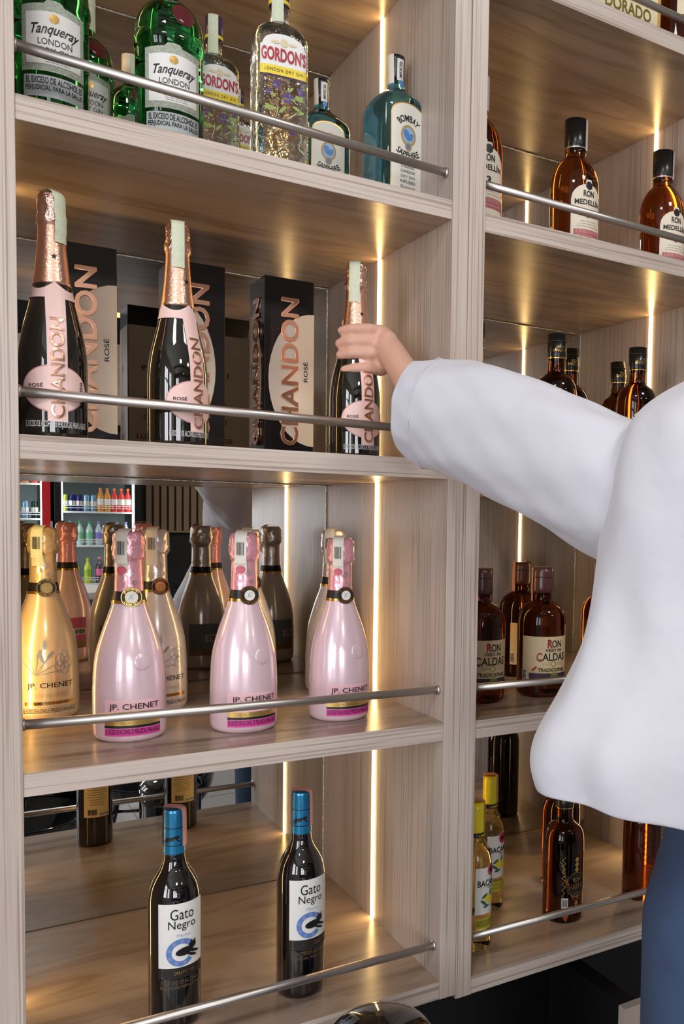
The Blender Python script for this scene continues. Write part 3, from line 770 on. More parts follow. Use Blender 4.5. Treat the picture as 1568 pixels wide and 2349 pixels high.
# --- red wine bottles with blue caps
def make_red():
    t = thing('wine_bottle', 'red wine bottle', 'bottle')
    pr = Prof([(0, .93), (.015, .99), (.04, 1), (.54, 1), (.60, .975), (.65, .88), (.69, .72), (.725, .54), (.76, .44), (.80, .41), (.985, .385), (1, .36)], 0.0385, 0.331)
    H = pr.H
    lathe('glass', pr, 0, .80*H, WINE, t, seg=56)
    cp = lathe('screw_cap', pr, .795*H, H, TEAL, t, off=.0006)
    for z in (.835, .915): lathe('cap_line', pr, z*H, (z+.004)*H, INK, cp, off=.0009, cap0=False, cap1=False)
    bm = bmesh.new()
    for k in range(5):
        z = (.935+k*.012)*H; r = pr.r(z)+.0004
        tube(bm, [(r*math.sin(a), -r*math.cos(a), z) for a in [2*math.pi*j/32 for j in range(33)]], .0007, 6, caps=False)
    mesh_obj('cap_thread', bm, TEAL, cp, smooth=True)
    # running animal on the cap: body, legs, tail as flat print
    cat = [ell(0, .868*H, .009, .0028, 16, .3), ell(.008, .876*H, .0035, .0028, 12), ell(-.009, .862*H, .006, .0012, 10, 1.0), ell(.009, .862*H, .006, .0010, 10, -.7), ell(-.006, .860*H, .006, .0010, 10, 1.3)]
    for th0 in (-.5, 1.3): shapes2d(cat, lambda x, z, d, th0=th0: pr.pt(th0+x/pr.r(z), z, .0012), INK, cp, 'animal_print')
    lb = patch('label', pr, -.0320, .0400, .098, .196, PAPER, t, nx=26)
    p = wput(pr, .0012)
    write([('Gato', .003, .180, .034, .0165, {'bold': .0}), ('Negro', .003, .162, .040, .0165, {'bold': .0})], p, INK, lb)
    write([('Merlot', .005, .1475, .020, .0055, {'bold': 0})], p, mat('pale_blue_ink', (.42, .52, .66), .5), lb, 'sub_lettering')
    shapes2d(ringpoly(.001, .121, .021, .021, .0075, 30, .55, 5.6), p, BLUEI, lb, 'round_emblem')
    shapes2d([ell(.001+.017*math.cos(a), .121+.017*math.sin(a), .0028, .0028, 10) for a in (.9, 1.5, 2.2, 2.9, 3.6, 4.3, 5.0)], wput(pr, .0015), mat('violet_ink', (.30, .26, .60), .4), lb, 'emblem_dots')
    shapes2d([ell(.006, .122, .013, .0062, 20, .15), ell(.018, .129, .006, .0055, 14), [(.014, .132), (.016, .138), (.018, .133)], [(.019, .133), (.0225, .138), (.023, .132)], ell(.020, .119, .010, .0022, 12, -.35), ell(.017, .114, .009, .0020, 12, -.4)], wput(pr, .0018), INK, lb, 'cat_emblem')
    lf = patch('label_foot', pr, -.0320, .0400, .081, .098, mat('black_label', (.018, .016, .018), .45), lb, nx=26)
    write([('SAN PEDRO', .006, .090, .030, .0055, {'bold': 0})], p, GOLD, lf)
    shapes2d([rect(-.026, .034, .0832, .0836), rect(-.026, .034, .0958, .0962), rect(-.026, -.0256, .0832, .0962)], p, GOLD, lf, 'gold_line')
    write([('EL EXCESO DE ALCOHOL ES', .004, .0755, .064, .0062, {'bold': 0}), ('PERJUDICIAL PARA LA SALUD', .004, .067, .066, .0062, {'bold': 0})], wput(pr, .0006), mat('bronze_print', (.16, .11, .06), .4), t, 'warning_print')
    bl = patch('back_label', pr, -.028, .028, .070, .150, mat('straw_label', (.74, .60, .34), .5), t, th0=math.pi)
    q = wput(pr, .0012, math.pi)
    shapes2d(tinylines(0, .145, .100, .046, 9, 6, .0009)+bars(.010, .082, .020, .013), q, INK, bl, 'print')
    shapes2d([rect(-.025, -.006, .0735, .0785)], q, BLUEI, bl, 'blue_mark')
    strip(pr, .83*H, STP, t, .95, .014, off=.0022); strip(pr, .83*H, STP, t, -2.2, .014, off=.0022, over=False)
    return t
g = make_red()
gw = 'red wine bottles on the lowest shelf'
put(g, 'red wine bottle with blue cap on the lowest shelf, the left and nearer one', 0.2075, 0.116, zD, -0.0, 1.0, gw)
put(g, 'red wine bottle with blue cap on the lowest shelf, the right one', 0.4020, 0.104, zD, 0.02, 1.0, gw)

# --- amber rum with arched label
def make_amber():
    t = thing('rum_bottle', 'amber rum bottle', 'bottle')
    pr = Prof([(0, .95), (.02, 1), (.50, 1), (.56, .985), (.62, .92), (.67, .80), (.71, .64), (.735, .50), (.755, .44), (.80, .43), (.81, .45), (1, .45)], 0.0485, 0.283)
    H = pr.H
    lathe('glass', pr, 0, .81*H, AMBER, t, seg=56)
    lathe('cap', pr, .805*H, H, mat('black_cap', (.008, .008, .008), .28, coat=.15), t, off=.0006)
    lathe('cap_ring', pr, .800*H, .808*H, STEEL, t, off=.0010, cap0=False, cap1=False)
    def ft(u): 
        b = .118+.030*math.sqrt(max(0, 1-u*u)); return b+(.009 if abs(u) < .22 else 0)
    lb = patch('label', pr, -.036, .036, .030, ft, mat('ivory_paper', (.82, .73, .60), .5), t, nx=36)
    p = wput(pr, .0012)
    shapes2d([ell(0, .1455, .0078, .0082, 8, math.pi/8)], p, INK, lb, 'square_badge')
    write([('RON', 0, .1300, .024, .0120, {'bold': .025}), ('MEDELLÍN', 0, .1150, .058, .0125, {'bold': .02}), ('3', 0, .0915, .009, .0140, {'bold': .03})], p, INK, lb)
    shapes2d(tinylines(0, .0775, .068, .05, 3, 8, .0008), p, GREYI, lb, 'fine_print')
    wl = patch('red_warning_band', pr, -.030, .036, .044, .062, mat('brick_red_print', (.50, .12, .14), .5, var=(300, .5)), lb, off=.0009)
    write([('EL EXCESO DE ALCOHOL ES', 0.003, .0575, .058, .0058), ('PERJUDICIAL PARA LA SALUD', .003, .0490, .058, .0058)], wput(pr, .0014), mat('pale_red_ink', (.80, .55, .50), .5), wl)
    strip(pr, .79*H, mat('lilac_tax_strip', (.60, .52, .56), .5, var=(500, .2)), t, .75, .017, off=.0016)
    return t
g = make_amber(); gr = 'amber rum bottles beside the upper right rail'
put(g, 'amber rum bottle with cream arched label in the middle of the upper right shelf', 0.974, 0.175, zA2, -0.02, 1.0, gr)
put(g, 'amber rum bottle with cream arched label at the right edge of the picture', 1.213, 0.185, zA2, -0.05, 1.0, gr)
put(g, 'amber rum bottle cut off by the upright divider, front one of the pair', 0.727, 0.140, zA2, 0.0, 1.0, gr)
put(g, 'amber rum bottle peeking out behind the one at the divider', 0.790, 0.260, zA2, 0.0, 1.0, gr)

# --- round-shouldered dark rum, black cap
def make_dark():
    t = thing('rum_bottle', 'dark rum bottle', 'bottle')
    pr = Prof([(0, .92), (.02, 1), (.52, 1), (.59, .99), (.64, .93), (.68, .80), (.705, .62), (.725, .46), (.75, .41), (.83, .405), (.84, .43), (1, .43)], 0.041, 0.270)
    H = pr.H
    lathe('glass', pr, 0, .84*H, DRUM, t, seg=56)
    cp = lathe('cap', pr, .835*H, H, mat('black_cap', (.008, .008, .008), .28, coat=.15), t, off=.0008)
    lathe('cap_ring', pr, .826*H, .836*H, GOLD, t, off=.0013, cap0=False, cap1=False)
    lathe('cap_groove', pr, .945*H, .950*H, mat('black_cap_rim', (.03, .03, .03), .3), cp, off=.0014)
    write([('RON', 0, .905*H, .012, .005, {'bold': 0}), ('SANTA FE', 0, .882*H, .028, .006, {'bold': 0})], wput(pr, .0016), GOLD, cp)
    q = wput(pr, .0007)
    lb = shapes2d([ell(.004, .078, .0225, .024)], q, mat('black_oval_print', (.012, .010, .010), .4), t, 'oval_print')
    shapes2d(ringpoly(.004, .078, .0228, .0243, .0008), wput(pr, .0011), GOLD, lb, 'gold_ring')
    write([('RON', .006, .088, .018, .008, {'bold': 0}), ('SANTA FE', .005, .0745, .036, .011, {'bold': 0}), ('4', .005, .053, .006, .009, {'bold': 0})], wput(pr, .0012), GOLD, lb)
    dm = []
    for z in (.108, .118, .128, .040): dm.append([(.005, z-.006), (.010, z), (.005, z+.006), (0, z)])
    for i in range(7):
        z = .05+.012*i
        for s_ in (-1, 1):
            a = .005+s_*.024; b = .005+s_*.031
            dm.append([(a, z), (b, z+.006), (b, z+.0072), (a, z+.0012)]); dm.append([(b, z+.006), (a, z+.012), (a, z+.0132), (b, z+.0072)])
    for i in range(10):
        z = .125-.007*i; dm.append([(-.030+.002*i, z), (-.022+.002*i, z-.010), (-.0212+.002*i, z-.0095), (-.0292+.002*i, z+.0005)])
    dm += ringpoly(.005, .053, .0075, .0085, .0007, 16)
    shapes2d(dm, wput(pr, .0009), GOLD, t, 'gold_pattern')
    wl = patch('foot_label', pr, -.024, .026, .020, .030, mat('black_label', (.018, .016, .018), .45), t)
    shapes2d(tinylines(0, .0275, .0225, .042, 3, 2, .0008), wput(pr, .0013), GREYI, wl, 'fine_print')
    bf = patch('barcode_field', pr, -.026, -.013, .032, .052, PAPER, t, nx=6, nz=2)
    shapes2d(bars(-.0195, .042, .011, .015, 8), wput(pr, .0010), INK, bf, 'barcode')
    return t
g = make_dark(); gd = 'dark rum bottles with black caps'
put(g, 'dark rum bottle in front centre of the second right shelf, above the white sleeve', 0.916, 0.140, zB2, -0.25, 1.0, gd)
put(g, 'dark rum bottle just behind the central one above the white sleeve', 1.024, 0.244, zB2, -0.1, 1.0, gd)
put(g, 'dark rum bottle near the right edge above the shoulder of the person', 1.122, 0.143, zB2, -0.15, 1.0, gd)
put(g, 'dark rum bottle behind the one near the right edge', 1.200, 0.300, zB2, -0.1, 1.0, gd)
put(g, 'dark rum bottle cut off by the divider at the left of the second right shelf', 0.738, 0.150, zB2, 0.0, 1.0, gd)
put(g, 'dark patterned rum bottle in the middle of the lowest right shelf', 0.943, 0.114, zD2, -0.05, .99, gd)
put(g, 'dark rum bottle right behind the patterned one on the lowest right shelf', 1.035, 0.250, zD2, .9, 1.02, gd)
put(g, 'dark rum bottle under the hem of the shirt near the right edge, turned away', 1.146, 0.111, zD2, 1.5, .99, gd)

# --- rum with wide cream label
def make_cream():
    t = thing('rum_bottle', 'rum bottle with wide cream label', 'bottle')
    pr = Prof([(0, .92), (.03, 1), (.56, 1), (.63, .96), (.68, .84), (.715, .64), (.735, .46), (.75, .38), (.80, .37), (.805, .43), (1, .41)], 0.0475, 0.248)
    H = pr.H
    lathe('glass', pr, 0, .81*H, DRUM, t, seg=56)
    cp = lathe('cap', pr, .805*H, H, BRWN, t, off=.0006)
    lathe('cap_groove', pr, .925*H, .932*H, mat('black_cap_rim', (.03, .03, .03), .3), cp, off=.0012)
    lb = patch('label', pr, -.062, .040, .028, lambda u: .118+.0004*math.sin(u*60), mat('parchment_label', (.78, .62, .38), .5, var=(30, .12)), t, nx=50)
    p = wput(pr, .0012)
    write([('RON', .005, .104, .030, .014, {'bold': .012}), ('VIEJO DE', .003, .0912, .036, .0072, {'bold': .012}), ('CALDAS', .000, .079, .062, .0150, {'bold': .012})], p, INK, lb)
    write([('R', -.0055, .1045, .010, .0165, {'bold': .012}), ('C', -.026, .0785, .0105, .0175, {'bold': .012})], wput(pr, .0015), REDI, lb, 'red_initial')
    write([('TRADICIONAL', .002, .054, .060, .0075, {'bold': .03})], p, mat('sepia_ink', (.12, .07, .04), .5), lb)
    shapes2d(ringpoly(.002, .0655, .006, .005, .0012, 18)+[rect(-.020, -.005, .064, .0646), rect(-.020, -.005, .0675, .068), rect(.009, .024, .064, .0646), rect(.009, .024, .0675, .068)], p, mat('olive_ink', (.25, .22, .03), .5), lb, 'banner')
    patch('purple_band', pr, -.046, .040, .036, .0475, PLAID, lb, off=.0008)
    shapes2d([ell(.004, .042, .0075, .0075)], wput(pr, .0016), mat('olive_badge', (.25, .28, .08), .5), lb, 'badge')
    write([('115', .004, .042, .010, .0055)], wput(pr, .0020), INK, lb, 'badge_number')
    shapes2d([ell(-.036, .055, .005, .0022, 12, .8), ell(-.032, .059, .0022, .002, 10)], p, REDI, lb, 'bird_print')
    bf = patch('barcode_field', pr, -.061, -.051, .034, .055, PAPER, lb, off=.001, nx=4, nz=2)
    shapes2d([rect(-.060, -.052, .035+.0026*i, .0365+.0026*i) for i in range(7)], wput(pr, .0016), INK, bf, 'barcode')
    strip(pr, .74*H, STP, t, 1.35, .010, off=.0016); strip(pr, .74*H, STP, t, -1.8, .010, off=.0016, over=False)
    return t
g = make_cream(); gv = 'rum bottles with cream labels on the third right shelf'
put(g, 'rum bottle with wide cream label, front one left of the hanging shirt', 0.899, 0.146, zC2, -.12, 1.0, gv)
put(g, 'dark capped rum bottle behind the front cream-labelled one', 0.980, 0.345, zC2, .25, 1.0, gv)
put(g, 'rum bottle with cream label cut off by the divider on the third right shelf', 0.762, 0.150, zC2, -.05, 1.0, gv)
put(g, 'rum bottle with cream label covered by the white shirt, nearer one', 1.045, 0.085, zC2, -.1, 1.0, gv)
put(g, 'rum bottle with cream label covered by the white shirt, farther one', 1.115, 0.225, zC2, -.1, 1.0, gv)

# --- lemon rum
def make_lemon():
    t = thing('rum_bottle', 'lemon rum bottle', 'bottle')
    pr = Prof([(0, .88), (.02, .97), (.05, 1), (.10, .96), (.14, 1), (.56, 1), (.61, .97), (.66, .86), (.71, .66), (.74, .54), (.77, .50), (1, .47)], 0.0295, 0.272)
    H = pr.H
    lathe('glass', pr, 0, .78*H, LEMON, t, seg=48)
    cp = lathe('cap', pr, .775*H, H, mat('yellow_cap', (.86, .70, .02), .35, coat=.5), t, off=.0006)
    lathe('cap_band', pr, .765*H, .795*H, INK, cp, off=.0011)
    write([('LIMÓN', 0, .780*H, .018, .005)], wput(pr, .0017), YEL, cp)
    lb = patch('label', pr, -.028, .030, .070, lambda u: .156 if abs(u-.3) > .32 else .160, PAPER, t, nx=30)
    p = wput(pr, .0012)
    shapes2d([ell(.006, .150, .0105, .0125)], p, mat('grey_rim', (.5, .5, .5), .5), lb, 'crest_rim')
    shapes2d([ell(.006, .150, .0092, .0110)], wput(pr, .0015), mat('crimson_ink', (.50, .03, .06), .4), lb, 'crest')
    shapes2d([ell(.006, .150, .006, .002, 10, .4), ell(.006, .150, .006, .002, 10, -.4), ell(.006, .149, .002, .004, 10)], wput(pr, .0018), INK, lb, 'crest_figure')
    write([('BACARDÍ', .002, .129, .052, .0150, {'bold': .02})], p, INK, lb)
    shapes2d([rect(-.018, .024, .117, .121)], p, YEL, lb, 'yellow_bar')
    write([('LIMÓN', .004, .119, .016, .0034)], wput(pr, .0015), INK, lb, 'sub_lettering')
    shapes2d([ell(-.002, .098, .008, .0075), ell(.010, .093, .0075, .007), ell(.017, .103, .006, .006)], wput(pr, .0016), YEL, lb, 'lemon_print')
    shapes2d([ell(-.010, .104, .007, .0024, 12, .6), ell(-.012, .092, .008, .0026, 12, -.7), ell(.004, .108, .007, .0022, 12, 1.3), ell(-.006, .085, .007, .0024, 12, .2)], wput(pr, .0014), mat('deep_leaf_ink', (.03, .12, .05), .5), lb, 'leaf_print')
    wb = patch('warning_label', pr, -.026, .030, .042, .062, LIME, t)
    write([('EL EXCESO DE ALCOHOL ES', .002, .057, .050, .005, {'bold': 0}), ('PERJUDICIAL PARA LA SALUD', .002, .049, .050, .005, {'bold': 0})], wput(pr, .0012), mat('olive_ink', (.25, .22, .03), .5), wb)
    s_ = strip(pr, .80*H, STP, t, .75, .014, off=.0020)
    shapes2d([ell(0, .815*H, .0052, .0052)], lambda x, z, d: pr.pt(.75+x/pr.r(z), z, .0030), mat('raspberry_seal', (.60, .10, .16), .4), s_, 'round_mark')
    return t
g = make_lemon(); gl_ = 'lemon rum bottles at the divider'
put(g, 'yellow capped lemon rum bottle, front one cut off by the divider', 0.729, 0.095, zD2, .42, 1.0, gl_)
put(g, 'yellow capped lemon rum bottle behind the first one at the divider', 0.835, 0.222, zD2, .28, 1.0, gl_)

# tall dark bottles whose reflection stands behind the lemon rum
def make_tall():
    t = thing('liqueur_bottle', 'tall dark liqueur bottle', 'bottle')
    pr = Prof([(0, .92), (.02, 1), (.56, 1), (.62, .92), (.66, .72), (.69, .52), (.73, .50), (.77, .62), (.80, .50), (.83, .36), (.90, .34), (1, .34)], 0.042, 0.345)
    lathe('glass', pr, 0, .90*pr.H, WINE, t)
    lathe('cap', pr, .895*pr.H, pr.H, BRWN, t, off=.0008)
    patch('label', pr, -.030, .030, .08, .16, mat('dark_label', (.05, .03, .03), .5), t)
    return t
g = make_tall()
put(g, 'tall dark liqueur bottle behind the divider, seen in the mirror', 1.160, 0.400, zD2, 0, 1.0, 'tall dark bottles behind')
# --- top right: cream carton and dark bottle
t = thing('gift_box', 'cream carton with gold lettering on the top right shelf', 'box', (0.895, 0.080, zE2+.0004))
bx('carton', 0, .205, 0, .09, 0, .30, mat('ivory_carton', (.80, .73, .48), .45), t, bevel=.001)
bx('gold_edge', .198, .2054, -.0006, .0904, .0, .3001, mat('ochre_print', (.60, .36, .10), .4), t)
write([('DORADO', .125, .0655, .112, .024, {'bold': .02})], lambda x, z, d: (x, -.0009, z), mat('bronze_lettering', (.28, .19, .04), .35, metal=.5), t)
write([('MEDELLÍN', .120, .094, .100, .018, {'bold': .03})], lambda x, z, d: (x, -.0009, z), INK, t)
write([('EL', .030, .0655, .026, .024, {'bold': .02})], lambda x, z, d: (x, -.0009, z), mat('bronze_lettering', (0, 0, 0)), t)
d_ = thing('rum_bottle', 'dark rum bottle in the top right corner beside the cream carton', 'bottle', (1.170, 0.11, zE2+.0004))
pr_ = Prof([(0, .93), (.02, 1), (.58, 1), (.66, .90), (.72, .6), (.77, .36), (1, .34)], 0.046, 0.31)
lathe('glass', pr_, 0, .88*pr_.H, DRUM, d_); lathe('cap', pr_, .87*pr_.H, pr_.H, BRWN, d_, off=.0008)
patch('label', pr_, -.034, .034, .09, .17, CREAM, d_)

# ------------------------------------------------------------------ person
def sm(a, b, t): return a+(b-a)*t
PX, PY = 0.780, -0.455
person = thing('person', 'person in a loose white shirt and jeans reaching left into the shelves', 'person', (PX, PY, FL))
def L(p): return Vector(p)-Vector((PX, PY, FL))
def skin_fig(name, verts, edges, radii, m, parent, sub=2):
    me = bpy.data.meshes.new(name); me.from_pydata([tuple(v) for v in verts], edges, []); o = bpy.data.objects.new(name, me); COL.objects.link(o)
    md = o.modifiers.new('skin', 'SKIN'); md.use_smooth_shade = True
    lay = me.skin_vertices[0].data if me.skin_vertices else None
    if lay is None:
        return None
    for i, r in enumerate(radii):
        lay[i].radius = r if isinstance(r, tuple) else (r, r)
    lay[0].use_root = True
    s = o.modifiers.new('sub', 'SUBSURF'); s.levels = sub; s.render_levels = sub
    me.materials.append(m)
    if parent: o.parent = parent
    return o
def blob_body(name, chains, m, parent, res=0.009):
    """continuous surface: union of tapered capsules voxel-remeshed"""
    bm = bmesh.new()
    for ch in chains:
        for (a, ra), (b, rb) in zip(ch[:-1], ch[1:]):
            a, b = Vector(a), Vector(b); n = 6
            tube(bm, [a+(b-a)*i/n for i in range(n+1)], [ra+(rb-ra)*i/n for i in range(n+1)], 16)
        for a, ra in ch:
            bmesh.ops.create_icosphere(bm, subdivisions=2, radius=ra, matrix=Matrix.Translation(Vector(a)))
    o = mesh_obj(name, bm, m, parent, smooth=True)
    md = o.modifiers.new('remesh', 'REMESH'); md.mode = 'VOXEL'; md.voxel_size = res; md.use_smooth_shade = True
    md2 = o.modifiers.new('smooth', 'SMOOTH'); md2.iterations = 4; md2.factor = 0.5
    return o
# joints in world space
QX = .055
def Q(x, y, z, dz=True):
    K = ((-1.60, -1.47), (-1.55, -1.42), (-.60, -.50), (-.03, .06), (.165, .255), (.5, .59))
    for (a, b), (c, d) in zip(K[:-1], K[1:]):
        if a <= z <= c: z = b+(d-b)*(z-a)/(c-a); break
    return (x-.25+QX+(.03 if z < -.44 else 0), y-.145, z)
SHL = (0.765, -0.430, -0.035); ELB = (0.610, -0.270, -0.020); WR = (0.528, -0.020, 0.112)
SHR = Q(1.20, -0.38, -0.10); ELR = Q(1.27, -0.40, -0.38); WRR = Q(1.33, -0.37, -0.62)
NECK0 = Q(1.04, -0.31, -0.03); HD = Q(1.085, -0.30, 0.165)
# hand: palm from wrist toward the bottle neck
BN = Vector((0.488, 0.105, 0.215))   # neck axis point of the right dark bottle
wr = Vector(WR)
palm = Vector((0.527, 0.062, 0.178))
body = blob_body('body', [
    [(L(Q(1.03, -0.31, -0.60)), .115), (L(Q(1.03, -0.32, -0.42)), .090), (L(Q(1.035, -0.315, -0.25)), .090), (L(Q(1.04, -0.31, -0.14)), .085), (L(NECK0), .07), (L(Q(1.055, -0.30, 0.06)), .058)],
    [(L(Q(1.035, -0.31, -0.11)), .070), (L(SHL), .060), (L(ELB), .043), (L(sm(Vector(ELB), wr, .5)), .038), (L(wr), .026)],
    [(L(Q(1.035, -0.31, -0.11)), .070), (L(SHR), .055), (L(ELR), .045), (L(WRR), .028)],
    [(L(Q(1.03, -0.31, -0.60)), .112), (L(Q(0.94, -0.31, -0.70)), .082), (L(Q(0.93, -0.30, -1.08)), .052), (L(Q(0.93, -0.32, -1.44)), .042), (L(Q(0.92, -0.22, -1.50)), .038)],
    [(L(Q(1.03, -0.31, -0.60)), .112), (L(Q(1.12, -0.33, -0.70)), .082), (L(Q(1.14, -0.33, -1.08)), .052), (L(Q(1.15, -0.36, -1.44)), .042), (L(Q(1.15, -0.26, -1.50)), .038)],
], SKIN, person, .010)
# head with face turned to the shelf (toward +Y, slightly left)
bm = bmesh.new()
hc = L(HD); fd = Vector((-0.45, 0.85, 0.0)).normalized(); sd = Vector((fd.y, -fd.x, 0))
def bl(c, a, b, c3): 
    Mh = Matrix.Translation(c) @ Matrix((( sd.x, fd.x, 0, 0), (sd.y, fd.y, 0, 0), (0, 0, 1, 0), (0, 0, 0, 1))) @ Matrix.Diagonal((a, b, c3, 1))
    bmesh.ops.create_icosphere(bm, subdivisions=3, radius=1, matrix=Mh)
bl(hc+Vector((0, 0, .025)), .076, .094, .092); bl(hc+fd*.030+Vector((0, 0, -.045)), .055, .062, .068); bl(hc+fd*.080+Vector((0, 0, -.095)), .022, .018, .016)
bl(hc+fd*.098+Vector((0, 0, -.010)), .011, .018, .024); bl(hc+fd*.105+Vector((0, 0, -.028)), .016, .013, .010)
bl(hc+fd*.087+Vector((0, 0, -.055)), .026, .012, .006); bl(hc+fd*.085+Vector((0, 0, -.066)), .022, .012, .007)
for s_ in (-1, 1):
    bl(hc+sd*(s_*.078)+Vector((0, 0, .0)), .010, .020, .032)
head = mesh_obj('head', bm, SKIN, person, smooth=True)
md = head.modifiers.new('remesh', 'REMESH'); md.mode = 'VOXEL'; md.voxel_size = .005; md.use_smooth_shade = True
md = head.modifiers.new('smooth', 'SMOOTH'); md.iterations = 3
bm = bmesh.new()
for s_ in (-1, 1): bl(hc+fd*.084+sd*(s_*.031)+Vector((0, 0, .012)), .013, .010, .009)
mesh_obj('eyes', bm, mat('eye_white', (.75, .73, .70), .2), head, smooth=True)
bm = bmesh.new()
for s_ in (-1, 1): bl(hc+fd*.0925+sd*(s_*.030)+Vector((0, 0, .012)), .0055, .003, .0055)
mesh_obj('irises', bm, HAIR, head, smooth=True)
bm = bmesh.new(); bl(hc-fd*.018+Vector((0, 0, .045)), .086, .098, .088); bl(hc-fd*.055+Vector((0, 0, -.02)), .066, .052, .075)
mesh_obj('hair', bm, mat('dark_hair_tex', (.02, .013, .01), .5, bump=(300, 1, .003)), head, smooth=True)

# hand: continuous skin mesh, fingers closing round the bottle neck
def around(a, r, z): return Vector((BN.x+math.cos(a)*r, BN.y+math.sin(a)*r, z))
chains = [[(L(sm(wr, palm, -.35)), .026), (L(sm(wr, palm, .25)), .024), (L(palm), .022)]]
kn = []
for i in range(4):
    z = 0.205-0.0195*i-.004*(i == 3)
    k0 = around(-.62, .043, z+.002)            # knuckle on the camera side right
    a = palm+(k0-palm)*.15; kn.append(k0)
    chains.append([(L(palm+Vector((0, 0, .012-.009*i))), .016), (L(k0), .0108)])
    ln = (.86, 1.0, .94, .74)[i]
    r0 = .0335
    pts = [(k0, .0105), (around(-1.25, r0, z+.001), .0096), (around(-1.25-.95*ln, r0-.002, z-.001), .0088), (around(-1.25-1.75*ln, r0-.003, z-.003), .0076)]
    chains.append([(L(p), r) for p, r in pts])
# thumb leaves the side of the palm and closes on the far side
chains.append([(L(palm+Vector((.002, 0, .002))), .018), (L(around(.35, .046, .208)), .0128), (L(around(.95, .036, .218)), .0112), (L(around(1.65, .0335, .224)), .0092)])
hand = blob_body('hand', chains, SKIN, person, .0033)

# right hand hanging relaxed beside the hip
wq = Vector(WRR); pc = wq+Vector((-.004, .010, -.055)); chains = [[(L(wq+Vector((0, 0, .03))), .026), (L(wq), .024), (L(pc), .027)]]
for i in range(4):
    off_y = -.027+.018*i; ln = (.80, .94, 1.0, .90)[i]
    k0 = pc+Vector((0, off_y, -.034)); a = pc+Vector((0, off_y*.7, .0))
    chains.append([(L(a), .014), (L(k0), .0105), (L(k0+Vector((-.006, .002, -.030*ln))), .0095), (L(k0+Vector((-.018, .004, -.052*ln))), .0087), (L(k0+Vector((-.032, .005, -.068*ln))), .0075)])
chains.append([(L(wq+Vector((0, .012, -.025))), .017), (L(pc+Vector((-.010, .046, .004))), .0125), (L(pc+Vector((-.018, .056, -.024))), .0108), (L(pc+Vector((-.022, .056, -.046))), .009)])
blob_body('hand', chains, SKIN, person, .0035)

# sleeve and shirt
def loft(rings, m, name, parent, closed_end=False, thick=.003):
    bm = bmesh.new(); R = [[bm.verts.new(p) for p in r] for r in rings]; n = len(R[0])
    for i in range(len(R)-1):
        for k in range(n): bm.faces.new((R[i][k], R[i][(k+1)%n], R[i+1][(k+1)%n], R[i+1][k]))
    o = mesh_obj(name, bm, m, parent, smooth=True)
    s = o.modifiers.new('solid', 'SOLIDIFY'); s.thickness = thick; s.offset = -1
    s = o.modifiers.new('sub', 'SUBSURF'); s.levels = 1; s.render_levels = 1
    return o
cp = [((.4970, -.095, .062), .058, .070), ((.5230, -.140, .054), .062, .077), ((.5537, -.190, .037), .066, .084), ((.6048, -.280, -.007), .070, .092), ((.6556, -.360, -.049), .078, .094), ((.7254, -.420, -.070), .090, .100), ((.82, -.46, -.07), .09, .10)]
def catmull(P, n):
    out = []
    for i in range(len(P)-1):
        p0 = P[max(0, i-1)]; p1 = P[i]; p2 = P[i+1]; p3 = P[min(len(P)-1, i+2)]
        for k in range(n):
            t = k/n
            out.append(tuple(.5*((2*p1[j])+(-p0[j]+p2[j])*t+(2*p0[j]-5*p1[j]+4*p2[j]-p3[j])*t*t+(-p0[j]+3*p1[j]-3*p2[j]+p3[j])*t**3) for j in range(len(p1))))
    out.append(P[-1]); return out
flat = [tuple(c)+(a, b) for c, a, b in cp]
path = catmull(flat, 7); rings = []
rnd = random.Random(2)
for i, q in enumerate(path):
    c = Vector(q[:3]); a, b = q[3], q[4]
    t = (Vector(path[min(i+1, len(path)-1)][:3])-Vector(path[max(i-1, 0)][:3])).normalized()
    u = t.cross(Vector((0, 0, 1))).normalized(); v = u.cross(t)
    ring = []
    for k in range(48):
        th = 2*math.pi*k/48
        wv = 1+.030*math.sin(3*th+i*.28)*min(1, i/8)+.020*math.sin(7*th-i*.45)+.012*math.sin(11*th+i*.9)
        drag = 0.0
        if math.sin(th) < 0: drag = .10*abs(math.sin(th))**3*math.sin(i*.22)
        ring.append(L(c+u*(math.cos(th)*a*wv)+v*(math.sin(th)*b*(wv+drag))))
    rings.append(ring)
# hem turned back at the cuff
c0 = Vector(path[0][:3])
r_in = [c0-Vector((PX, PY, FL))+(p-(c0-Vector((PX, PY, FL))))*.955 for p in rings[0]]
slv = loft([[p+(Vector(path[1][:3])-c0)*1.2 for p in r_in], r_in]+rings, SHIRT, 'sleeve', person, thick=.0025)
bm = bmesh.new()
for rr, sc_ in ((rings[5], 1.012),): 
    cc = sum(rr, Vector())/len(rr); pts = [cc+(p-cc)*sc_ for p in rr]; tube(bm, pts+[pts[0]], .0011, 6, caps=False)
mesh_obj('hem_stitch', bm, SHIRT, slv, smooth=True)
